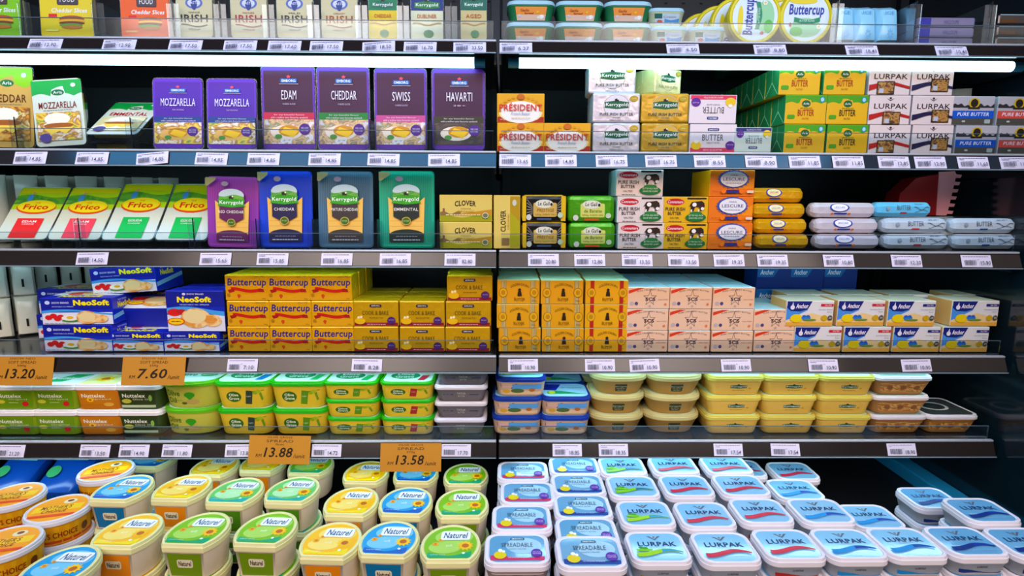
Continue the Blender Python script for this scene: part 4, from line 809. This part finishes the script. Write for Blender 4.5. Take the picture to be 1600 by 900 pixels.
# --- clear dividers
def dividers():
    for r, xs in ((0, (40, 155, 272, 345, 420, 490, 565, 630, 705, 1307, 1428, 1545)), (1, (27, 207, 402, 579, 672)), (2, (126, 304, 402, 490, 590, 684))):
        for i, px in enumerate(xs):
            m = MB(); h = .062 if r else .07
            if px > 1300 and r == 0: h = .082
            m.box(-.0007, .0007, 0, .30 if r < 2 or i > 1 else .006, .001, h, 'clear:m'); m.box(-.0009, .0009, -.0012, 0, .001, h*1.02, '#1a2226:g'); m.box(-.012, .012, .001, .0022, .001, h*.95, 'clear')
            o = bpy.data.objects.new('shelf_divider', m.mesh('shelf_divider')); C.objects.link(o)
            o.location = (atY(px, PYR[r]-12, YF+.014).x, YF+.014, ZR[r])
            nm = [['green and yellow cheddar packs', 'yellow and orange cheddar packs', 'orange pack and black lettered IRISH block', 'black and red lettered IRISH blocks', 'red lettered and mild IRISH blocks', 'mild and brown lettered IRISH blocks', 'brown lettered block and yellow foil cheese', 'yellow foil and navy topped cheese', 'navy and tan topped cheese', 'round yellow tub and icy pouches', 'icy pouches and purple packs', 'purple packs and dark trays'],
                  ['leftmost cheddar and white mozzarella packs', 'slumped emmental and purple mozzarella packs', 'purple mozzarella and edam packs', 'purple cheddar and swiss packs', 'swiss and havarti packs'],
                  ['edam and green wedge packs', 'green wedge and magenta packs', 'magenta and royal blue packs', 'royal blue and slate packs', 'slate and teal packs', 'teal pack and clover boxes']][r][i]
            o['label'] = f'clear plastic divider between {nm}'; o['category'] = 'shelf divider'; o['group'] = 'clear shelf dividers'
dividers()

# ------------------------------------------------------------------ placing on the shelves
def put(k, row, px, py, label, z=0, dy=0, rz=0, ry=0, rx=0, group=None, jit=True):
    p = P[k]; c = atY(px, py, Y0+dy)
    j = random.uniform(-.004, .004) if jit else 0
    return spawn(p, label, (c.x, Y0+dy+p.d/2, ZR[row]+.0012+z), (rx, ry, rz+j), group)
LV = {1: ['single'], 2: ['bottom', 'top'], 3: ['bottom', 'middle', 'top'], 4: ['bottom', 'second lowest', 'second highest', 'top']}
def column(k, row, px, desc, col, levels, group, deep=0, jx=None, dy=0, start=0):
    p = P[k]; base = PYR[row]-8
    for L in range(start, start+levels):
        q = px+(jx[L-start] if jx else 0)
        nm = LV[levels][L-start]; kk = k[L] if isinstance(k, (list, tuple)) else k
        put(kk, row, q, base-P[kk].h*720*L, f'{desc}, {nm} of {col}' if levels > 1 else f'{desc}, {col}', z=L*(P[kk].h+.0004), dy=dy+random.uniform(0, .002), group=group)
    for dd in range(1, deep+1):
        for L in range(max(0, levels-1), levels):
            nm = 'top'; c = atY(px, base, Y0+dy); pd = P[k]
            for L2 in range(levels):
                ordn = ['second', 'third', 'fourth', 'fifth', 'sixth'][dd-1]
                spawn(pd, f'{desc}, {col}, {LV[levels][L2]} level, {ordn} from front', (c.x+random.uniform(-.001, .001), Y0+dy+pd.d/2+dd*(pd.d+.003), ZR[row]+.0012+L2*(pd.h+.0004)), (0, 0, random.uniform(-.006, .006)), group)
LEAN = R(-4)
# top shelf, left
G = 'cheese packs on the top shelf'
for k, px, lab in (('s_g', -6, 'green cheddar slices pack at the left edge of the top shelf'), ('s_y', 103, 'yellow cheddar slices pack standing on the top shelf'), ('s_o', 226, 'orange cheddar slices pack with burger picture on the top shelf'),
                   ('i1', 303, 'cream cheese block with black IRISH lettering, vintage'), ('i2', 388, 'cream cheese block with red IRISH lettering, mature'), ('i3', 460, 'cream cheese block with dark IRISH lettering, mild'), ('i4', 530, 'cream cheese block with brown IRISH lettering, creamy'),
                   ('g1', 598, 'yellow foil cheese block with green banner on top shelf'), ('g2', 667, 'pale cheese block with navy top and green banner'), ('g3', 740, 'tan cheese block with dark green top, by the bay seam')):
    put(k, 0, px, 30, lab, dy=.008, rx=LEAN, group=G)
G = 'orange spread tubs on the top shelf'
for i, px in enumerate((829, 906, 982)):
    column('ga', 0, px, 'green tub with orange garlic label', ['left column', 'middle column', 'right column'][i], 2, G, jx=(0, 1))
column('sm', 0, 1047, 'small cream tub with picture label', 'left pile beside garlic tubs', 2, 'small cream tubs', jx=(0, -4))
column('sm', 0, 1107, 'small cream tub with picture label', 'single next to round yellow tubs', 1, 'small cream tubs')
G = 'round yellow tubs standing on edge'
r1 = P['rb'].w/2
for k, px, lab, n in (('rbr', 1181, 'turned sideways', 3), ('rb', 1261, 'upright lettering', 1)):
    for i in range(n+1):
        p = P[k]; c = atY(px-i*14, 25, Y0)
        lb = f'round yellow butter tub on edge, {lab}' if i == 0 else f'round yellow butter tub on edge, {["first","second","third"][i-1]} behind the one {"turned sideways" if n==3 else "with upright lettering"}'
        spawn(p, lb, (c.x, Y0+.052+i*.052, ZR[0]+.0012+r1), (R(90), 0, 0), G)
G = 'icy blue pouches'
for i, px in enumerate((1324, 1358, 1393)):
    put('po_c', 0, px, 35, f'icy blue translucent pouch, {["leftmost","middle","rightmost"][i]} of three', dy=.02, rx=R(-10), z=.012, group=G)
for L in range(3):
    put('pp', 0, 1478, 50, f'flat purple grey sliced pack, {LV[3][L]} of its stack', z=L*(P['pp'].h+.0005), dy=.01, group='flat purple packs')
    put('tr', 0, 1586, 50, f'glossy dark tray pack at right edge, {LV[3][L]} of stack', z=L*(P['tr'].h+.0005), dy=.01, group='dark tray packs')
# second shelf, left
G = 'cheese slices on the second shelf'
put('ched_w', 1, 3, 160, 'tan cheddar slices pack with lime top at the left edge', dy=.016, rx=R(-7), rz=.05, group=G)
put('moz_w', 1, 89, 160, 'white mozzarella slices pack with green top, tilted', dy=.006, rx=R(-7), ry=R(-4), rz=.04, z=.003, group=G)
put('emm_w', 1, 168, 190, 'white emmental slices pack slumped backwards beside the gap', dy=.004, rx=R(-54), group=G, z=.022)
for j in range(1): put('emm_w', 1, 172, 220, 'emmental slices pack lying flat under the slumped one', dy=.05, rx=R(-88), z=.0105, group=G, rz=0)
put('mozz', 1, 273, 160, 'purple mozzarella slices pack left of its twin', dy=.008, rx=R(-7), group=G)
put('mozz', 1, 358, 160, 'purple mozzarella slices pack next to the edam', dy=.010, rx=R(-7), group=G)
for k, px, lab in (('edam', 449, 'purple edam slices pack with red band'), ('cheddar', 535, 'purple cheddar slices pack with green band'), ('swiss', 625, 'purple swiss slices pack with pink band'), ('havarti', 716, 'purple havarti slices pack with fig picture')):
    put(k, 1, px, 160, lab, dy=.008, rx=R(-4), group=G)
    put(k, 1, px, 160, lab+', second behind the front one', dy=.040, rx=R(-4), group=G, jit=False)
# second shelf, right
column('pres', 1, 813.5, 'orange butter box with red lettering', 'left stack by the seam', 2, 'orange and white butter boxes')
put('pres', 1, 886, 228, 'orange butter box with red lettering, alone right of the stack', group='orange and white butter boxes')
G = 'foil butter blocks with green banner'
column('kg_w', 1, 963, 'white foil butter with green banner', 'front stack', 2, G, jx=(0, 0))
put('kg_w', 1, 957, 128, 'pale blue foil butter with green banner, on the white stack', z=2*P['kg_w'].h+.001, dy=.012, group=G)
for dd in (1, 2):
    for L in range(3):
        put('kg_w', 1, 959-dd*2, 210, f'white foil butter, {["second","third"][dd-1]} from front, {LV[3][L]} level', z=L*(P['kg_w'].h+.0004), dy=dd*.066+.014, group=G, jit=False)
column('kg_g', 1, 1039, 'gold foil butter with green banner', 'stack', 2, G, deep=1)
put('kg_p', 1, 1032, 128, 'pale yellow butter block turned at an angle on gold butter', z=2*P['kg_g'].h+.001, dy=.016, rz=R(28), group=G)
put('em_p', 1, 1114, 215, 'pink edged butter box upright under an inverted one', group='pink edged butter boxes')
put('em_p', 1, 1114, 172, 'pink edged butter box upside down on another', z=2*P['em_p'].h+.001, ry=math.pi, group='pink edged butter boxes', jit=False)
put('em_b', 1, 1177, 217, 'navy edged butter box upside down, low beside green boxes', z=P['em_b'].h+.001, ry=math.pi, dy=-.002, jit=False)
G = 'yellow and green butter boxes'
for dd in range(6):
    for L in range(3):
        w0 = 1259 if L < 2 else 1251
        ordn = ['front', 'second', 'third', 'fourth', 'fifth', 'sixth'][dd]
        c = atY(w0-(2 if L == 0 else 0), 215-L*43, Y0)
        spawn(P['ar_r'], f'yellow green butter with red lettering, left stack, {LV[3][L]} level, {ordn} row', (c.x+dd*.0006, Y0+.031+dd*.0655+(0.004 if L == 2 else 0), ZR[1]+.0012+L*(ah+.0004)), (0, 0, 0), G)
for L in range(3):
    put('ar_r' if L == 2 else 'ar_k', 1, 1324-(4 if L == 2 else 0), 215-L*43, f'yellow green butter, right stack by white boxes, {LV[3][L]} level', z=L*(ah+.0004), group=G)
for L in range(3):
    put(['lp_r1', 'lp_r2', 'lp_r1'][L], 1, 1390, 215-L*43, f'white butter box with red stripe and brown sticker, {LV[3][L]} level', z=L*(lh+.0004), group='white butter boxes with stickers')
    put(['lp_n1', 'lp_n2', 'lp_n1'][L], 1, 1457, 215-L*43, f'white butter box with navy stripe and brown sticker, {LV[3][L]} level', z=L*(lh+.0004), group='white butter boxes with stickers')
for L in range(2):
    put('pu_b', 1, 1525-(L*4), 215-L*43, f'grey butter box with blue band, {LV[2][L]} of two', z=L*(P['pu_b'].h+.0004), group='grey butter boxes')
    put('pu_r', 1, 1593-(L*2), 215-L*43, f'grey butter box with red band at right edge, {LV[2][L]} of two', z=L*(P['pu_b'].h+.0004), group='grey butter boxes')
# dark pouches standing along the right wall, behind the grey boxes
for i in range(6):
    spawn(P['po_b'], f'glossy dark brown pouch along the right wall, {["nearest","second nearest","third nearest","third farthest","second farthest","farthest"][i]}', (XR-.085+.004*i, Y0+.10+i*.045, ZR[1]+.001), (0, 0, R(-18)), 'dark pouches by the right wall')
    spawn(P['po_b'], f'glossy dark brown pouch behind grey boxes, {["nearest","second nearest","third nearest","third farthest","second farthest","farthest"][i]}', (XR-.15+.004*i, Y0+.10+i*.045, ZR[1]+.001), (0, 0, R(-14)), 'dark pouches by the right wall')
# third shelf, left
G = 'slumped wedge slice packs'
for k, px, lab, dy in (('f_e', 44, 'leaning edam pack with red label at the left edge', .016), ('f_p', 128, 'leaning edam pack with pinkish label', .016), ('f_g', 212, 'leaning gouda pack with green label beside edam', .016), ('f_g', 296, 'leaning gouda pack with green label beside magenta pack', .016)):
    put(k, 2, px-16, 370, lab, rx=R(-40), dy=dy, z=.008, group=G)
    put(k, 2, px-16, 370, lab+', hidden second', rx=R(-40), dy=dy+.041, z=.006, group=G, jit=False)
G = 'ribbed cheese slice packs'
for k, px, lab, ryy in (('k_red', 361, 'magenta ribbed red cheddar pack', .02), ('k_blue', 445, 'royal blue ribbed cheddar pack', .0), ('k_grey', 539, 'slate blue ribbed mature cheddar pack', 0), ('k_teal', 635, 'teal ribbed emmental pack', 0)):
    put(k, 2, px, 330, lab, dy=.006, rx=R(-5), ry=ryy, group=G)
    put(k, 2, px, 330, lab+', second behind the front one', dy=.036, rx=R(-5), group=G, jit=False)
column('clov', 2, 728, 'yellow clover butter box lying', 'stack', 2, 'clover butter boxes', deep=1)
put('clov_v', 2, 792, 345, 'yellow clover butter box standing on its end', group='clover butter boxes')
for i in range(8):
    for s in range(2):
        spawn(P['po_w'], f'whitish cheese pouch on third shelf, {"left" if s==0 else "right"} file, {["nearest","second","third","fourth","fifth","sixth","seventh","farthest"][i]}', (XL+.14+s*.05+.052*i, Y0+.15+i*.026+s*-.035, ZR[2]+.001), (0, 0, R(28)), 'white pouches on the third shelf')
# third shelf, right
column('ga_k', 2, 850, 'black and gold wrapped butter', 'pair', 2, 'french butter blocks', deep=0)
column('ga_g', 2, 924, 'bright green wrapped butter', 'pair', 2, 'french butter blocks', deep=1, jx=(1, 0))
G = 'cow butter boxes'
column('co_w', 2, 1000, 'white cow butter box', 'its stack', 3, G, jx=(1, 0, -1), deep=1)
column('co_y', 2, 1070, 'yellow cow butter box', 'its stack', 2, G, deep=2, jx=(0, 1))
column('les', 2, 1140, 'orange butter box with blue medallion', 'its stack', 3, 'orange butter boxes', jx=(0, 1, 3), deep=1)
def rolls(k, px, n, desc, grp, jx=(0, 0, 0, 0), base=0, dy=0):
    p = P[k]
    for L in range(n):
        put(k, 2, px+jx[L], 380-24*L, f'{desc}, {LV[n][L]} of stack' if n > 1 else desc, z=(L+base)*(p.h*.985)+.0005, dy=dy+.001*L, group=grp)
rolls('r_g', 1222, 4, 'gold foil butter roll', 'gold butter rolls', (3, 0, -3, -6))
rolls('r_s', 1325, 3, 'silver foil butter roll', 'silver butter rolls', (2, 0, -5))
rolls('r_w', 1433, 2, 'white butter roll with red mark', 'white butter rolls', (3, 0))
rolls('r_n', 1540, 2, 'white butter roll with navy mark, by right end', 'white butter rolls', (3, 0))
put('r_b', 2, 1415, 322, 'sky blue butter roll lying on the white rolls', z=2*P['r_w'].h*.985+.0008, dy=.004)
for j in range(3):
    for L in range(2): put('r_w', 2, 1415+j*30, 350, f'white butter roll behind, {["second","third","fourth"][j]} row, {LV[2][L]}', z=L*P['r_w'].h*.985+.0005, dy=.055*(j+1)+.006, group='white butter rolls', jit=False)
put('claw', 2, 1452, 330, 'red torn carton with notched pink edge behind the rolls', z=2*P['r_w'].h*.985+.003, dy=.10)
# fourth shelf, left
G = 'blue spread boxes in a loose pile'
put('neo', 3, 122, 530, 'blue spread box, bottom left of the pile', group=G)
put('neo', 3, 119, 490, 'blue spread box lying second at the left of the pile', z=nh+.001, rz=R(3), dy=.0, group=G, jit=False)
put('neo_s', 3, 212, 540, 'small blue spread box on the shelf, middle of the pile', group=G, dy=.002)
put('neo_s', 3, 300, 540, 'small blue spread box under the large standing one', group=G, dy=.002)
put('neo_b', 3, 306, 490, 'large blue spread box standing up at right of the pile', z=P['neo_s'].h+.001, group=G, dy=.004)
put('neo', 3, 196, 445, 'blue spread box tilted on top of the pile', z=2*nh+.0035, rz=R(-2), ry=R(-4), dy=.05, group=G, jit=False)
put('neo', 3, 104, 478, 'blue spread box behind the left column, lower', z=0, dy=.115, group=G)
put('neo', 3, 110, 478, 'blue spread box behind the left column, upper', z=nh+.001, dy=.115, group=G)
put('neo_b', 3, 226, 478, 'large blue spread box lying back in the pile middle', z=P['neo_s'].h+.022, rx=R(-70), dy=.022, group=G)
for j in range(3):
    put('neo_b', 3, 330, 490, f'large blue spread box, {["second","third","fourth"][j]} behind the standing one', z=P['neo_s'].h+.001 if j == 0 else 0.001, dy=.06+.056*j, group=G, jit=False)
for j in range(9):
    for s in range(2):
        if s and j > 3: continue
        for L in range(2):
            spawn(P['po_s'], f'white cheese pouch, {["lower","upper"][L]} tier, {"outer" if s==0 else "inner"} file, {["nearest","second","third","fourth","fifth","sixth","seventh","eighth","farthest"][j]}', (XL+.12+s*.040+.034*j, Y0+.09+j*.038+s*-.040, ZR[3]+.001+L*.096), (0, 0, R(38)), 'white pouches on the fourth shelf')
G = 'yellow script butter blocks'
for i, px in enumerate((390, 455.5, 521)):
    column('bc', 3, px, 'yellow butter with navy script', ['left column', 'middle column', 'right column'][i], 3, G, jx=(0, -1, -4), deep=2)
G = 'cook and bake butter blocks'
column('cb', 3, 588, 'olive gold cook and bake butter', 'left column', 2, G, deep=2)
column('cb', 3, 660, 'olive gold cook and bake butter', 'middle column', 2, G, deep=2, jx=(0, 0))
column('cb', 3, 732, 'olive gold cook and bake butter', 'right column', 3, G, deep=1, jx=(-1, 0, 2))
# fourth shelf, right
G = 'golden churn butter boxes'
column('gc', 3, 811, 'golden butter box with grey straps', 'left column', 3, G, deep=3, jx=(1, -2, -1))
column('gc', 3, 879, 'golden butter box with grey straps', 'right column', 3, G, deep=3, jx=(0, 0, -1))
column('gcr', 3, 947, 'golden butter box with red straps', 'its column', 3, G, deep=3, jx=(-1, 0, 1))
G = 'star butter boxes'
for i, px in enumerate((1010, 1076, 1143)):
    column('scs', 3, px, 'peach butter box with navy star', ['left column', 'middle column', 'right column'][i], 3, G, deep=2, jx=(0, 1, 3))
column('scs', 3, 1209, 'peach butter box with navy star', 'short column by flower boxes', 2, G, deep=1, jx=(0, 0))
G = 'white butter boxes with yellow flower'
nm = ['leftmost', 'second from left', 'third from left', 'rightmost']
for i, (k, px) in enumerate((('an_r', 1277), ('an_r', 1354), ('an_n', 1431), ('an_n', 1507))):
    put(k, 3, px, 535, f'white flower butter box, bottom row, {nm[i]}', group=G)
for i, (k, px, rz) in enumerate((('an_r', 1265, .0), ('an_r', 1345, .0), ('an_n', 1424, .0), ('an_n', 1523, .0))):
    put(k, 3, px, 490, f'white flower butter box, upper row, {nm[i]}', z=kh+.001, dy=.003*(i % 2), rz=rz, group=G)
    put(k, 3, px-3, 490, f'white flower butter box, upper row behind, {nm[i]}', z=kh+.001, dy=.084, group=G, jit=False)
    put(k, 3, px-3, 535, f'white flower butter box, bottom row behind, {nm[i]}', z=0, dy=.084, group=G, jit=False)
for j in range(3):
    for L in range(3): put('an_s', 3, 1206+j*52, 470, f'blue boxed butter at the back, {LV[3][L]} level, {nm[j]}', z=L*(kh+.0006), dy=.166+.005*j if j else .17, group='blue boxes at the back', jit=False)
# lowest shelf, left
G = 'vegetable spread tubs'
column('nu_g', 4, 24, 'green labelled vegetable spread tub', 'column at the left edge', 2, G, jx=(0, -3))
column('nu_g', 4, 88, 'green labelled vegetable spread tub', 'second column from left', 2, G, jx=(0, -3))
column('nu_o', 4, 156, 'orange sunflower spread tub', 'its column', 2, G, jx=(0, -4))
column('nu_d', 4, 219, 'dark olive spread tub', 'its column', 2, G, jx=(0, -4))
column('oo', 4, 294, 'pale green olive oil tub', 'its column', 2, 'olive spread tubs', jx=(0, -3), deep=1)
G = 'olive spread tubs'
column('og_b', 4, 382, 'green lidded olive tub with dark panel', 'column', 2, G, jx=(0, -4), deep=1)
column('og_g', 4, 468, 'green lidded olive tub with green panel', 'taller column', 2, G, jx=(0, -3), deep=1)
column('og_s', 4, 551, 'slim green lidded olive tub', 'column with green panel', 3, G, jx=(0, -2, -5), deep=1)
column('og_r', 4, 636, 'slim green lidded olive tub', 'column with red panel', 3, G, jx=(0, 0, -1), deep=1)
for L in range(4):
    put('gt', 4, 720+(-1, 0, 0, 3)[L], 680-27*L, f'grey white rimmed tub, {LV[4][L]} of the stack by the seam', z=L*(P['gt'].h-.0008), group='grey tubs')
# lowest shelf, right
column('at', 4, 811, 'blue lidded tub with purple corner', 'left column', 3, 'blue lidded tubs', jx=(-3, -2, 3))
column('at', 4, 884, 'blue lidded tub with purple corner', 'right column', 2, 'blue lidded tubs', deep=1, jx=(-1, 1))
G = 'oval cream tubs'
column('ov', 4, 966, 'oval tan tub with pale lid', 'left column', 3, G, jx=(0, 1, 5), deep=1)
column('ov', 4, 1054, 'oval tan tub with pale lid', 'right column', 3, G, jx=(0, 2, 5), deep=1)
G = 'square cream tubs'
for i, px in enumerate((1146, 1233, 1320)):
    column('ky', 4, px, 'cream yellow tub with green banner', ['left column', 'middle column', 'right column'][i], 3, G, jx=(0, 2, 6), deep=1)
column('pw', 4, 1405, 'white lidded patterned brown tub', 'tall column', 3, 'patterned brown tubs', jx=(0, 4, 9), deep=1)
column('pd', 4, 1488, 'dark topped patterned brown tub', 'alone at the right end', 1, 'patterned brown tubs')

# ------------------------------------------------------------------ bottom deck
TOPZ = EYE-.580
def deck(k, px, py, label, group, rz=0, under=2, dz=0, ulabel=None):
    p = P[k]; c = atZ(px, py, TOPZ+dz); z = TOPZ+dz-p.h
    spawn(p, label, (c.x, c.y, z), (0, 0, R(rz)), group)
    for i in range(under):
        z -= p.h+.0004
        if z < ZD+.001: break
        spawn(p, label+f', {["one","two"][i]} below', (c.x+random.uniform(-.002, .002), c.y+random.uniform(-.002, .002), z), (0, 0, R(rz)), group)
G = 'oval spread tubs on the bottom deck'
NT = [('na_y', 200, 830, 'cream oval tub with orange lid and label, front left'), ('na_g', 308, 828, 'cream oval tub with green lid, front row, left green'), ('na_g', 416, 827, 'cream oval tub with green lid, front row, middle green'), ('na_y', 517, 845, 'cream oval tub with yellow lid, front row near middle'), ('na_b', 608, 843, 'cream oval tub with blue lid, front row'), ('na_g', 704, 850, 'cream oval tub with green lid, front row, rightmost'),
      ('na_b', 93, 885, 'cream oval tub with blue lid, lower left corner'),
      ('na_b', 192, 763, 'cream oval tub with blue lid, second row, left'), ('na_y', 285, 762, 'cream oval tub with pale yellow lid, second row, left'), ('na_t', 368, 768, 'cream oval tub with teal banded lid, second row, left'), ('na_t', 457, 766, 'cream oval tub with teal banded lid, second row, right'), ('na_y', 549, 784, 'cream oval tub with pale yellow lid, second row, right'), ('na_b', 634, 784, 'cream oval tub with blue lid, second row, right'), ('na_g', 722, 787, 'cream oval tub with green lid, second row, rightmost'),
      ('na_b', 238, 716, 'cream oval tub with blue lid, back row, left'), ('na_y', 412, 722, 'cream oval tub with yellow lid, back row, middle'), ('na_y', 336, 728, 'cream oval tub with yellow lid, back row, left'), ('na_g', 486, 726, 'cream oval tub with green lid, back row, left'), ('na_y', 572, 738, 'cream oval tub with yellow lid, back row, right'), ('na_b', 650, 738, 'cream oval tub with blue lid, back row, right'), ('na_g', 728, 742, 'cream oval tub with green lid, back row, rightmost')]
for k, px, py, lab in NT: deck(k, px, py, lab, G, rz=-3 if px < 700 else 0, dz=-.045 if py < 745 else (.0 if py < 800 else .0))
G = 'round yellow spread tubs'
for px, py, lab, un in ((20, 773, 'round orange spread tub with white lid, left edge, back', 1), (8, 846, 'round orange spread tub with white lid, left edge, front', 1), (91, 793, 'round orange spread tub with white lid beside blue oval tub', 1), (166, 734, 'round orange spread tub with white lid, farthest back', 1)):
    deck('mc', px, py, lab, G, rz=14, under=un, dz=-.012)
for i in range(2):
    c = atY(2+i*84, 745, 1.25); spawn(P['bag'], f'shiny blue cheese bag lying back under the left rail, {["left","right"][i]} of two', (c.x, 1.235, EYE-.68), (R(-62), 0, R(-4+3*i)), 'blue cheese bags')
G = 'rectangular spread tubs'
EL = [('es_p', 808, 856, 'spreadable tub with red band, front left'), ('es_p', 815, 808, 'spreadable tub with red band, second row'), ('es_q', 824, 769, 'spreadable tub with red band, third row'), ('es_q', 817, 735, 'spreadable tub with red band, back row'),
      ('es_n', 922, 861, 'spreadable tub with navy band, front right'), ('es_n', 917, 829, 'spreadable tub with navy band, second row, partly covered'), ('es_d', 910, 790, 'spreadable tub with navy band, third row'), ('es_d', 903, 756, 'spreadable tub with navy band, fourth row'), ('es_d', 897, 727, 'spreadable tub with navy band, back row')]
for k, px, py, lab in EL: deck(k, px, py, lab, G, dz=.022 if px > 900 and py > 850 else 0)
LL = [('lu_g', 1027, 853, 'white lidded tub with green leaf, front row'), ('lu_g', 1008, 801, 'white lidded tub with green leaf, second row'), ('lu_g_shaded', 988, 759, 'white lidded tub with green leaf, third row'), ('lu_g_shaded', 972, 728, 'white lidded tub with green leaf, back row'),
      ('lu_r', 1132, 854, 'tub with red wave lid, front row, left'), ('lu_r', 1100, 803, 'tub with red wave lid, second row, left'), ('lu_r', 1072, 758, 'tub with red wave lid, third row, left'),  ('lu_r', 1052, 726, 'tub with red wave lid, back row, left'),
      ('lu_r', 1230, 849, 'tub with red wave lid, front row, right'), ('lu_r', 1188, 797, 'tub with red wave lid, second row, right'), ('lu_r', 1157, 757, 'tub with red wave lid, third row, right'), ('lu_r', 1134, 726, 'tub with red wave lid, back row, right'),
      ('lu_b', 1324, 848, 'tub with light blue wave lid, front row, left'), ('lu_b', 1281, 797, 'tub with light blue wave lid, second row'), ('lu_b', 1242, 764, 'tub with light blue wave lid, third row, partly hidden'), ('lu_r', 1158, 731, 'tub with red wave lid, back row, rear left'), ('lu_r', 1238, 735, 'tub with red wave lid, back row, rear right'),
      ('lu_b', 1414, 846, 'tub with light blue wave lid, front row, right'), ('lu_b', 1360, 806, 'tub with light blue wave lid, hidden behind front row'),
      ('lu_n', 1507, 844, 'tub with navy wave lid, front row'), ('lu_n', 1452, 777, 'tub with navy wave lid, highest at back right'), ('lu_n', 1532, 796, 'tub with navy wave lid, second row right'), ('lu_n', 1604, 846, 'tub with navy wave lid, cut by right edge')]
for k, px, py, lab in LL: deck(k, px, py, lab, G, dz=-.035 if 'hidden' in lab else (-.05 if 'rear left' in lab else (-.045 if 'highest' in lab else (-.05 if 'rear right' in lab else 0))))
LAST = 0
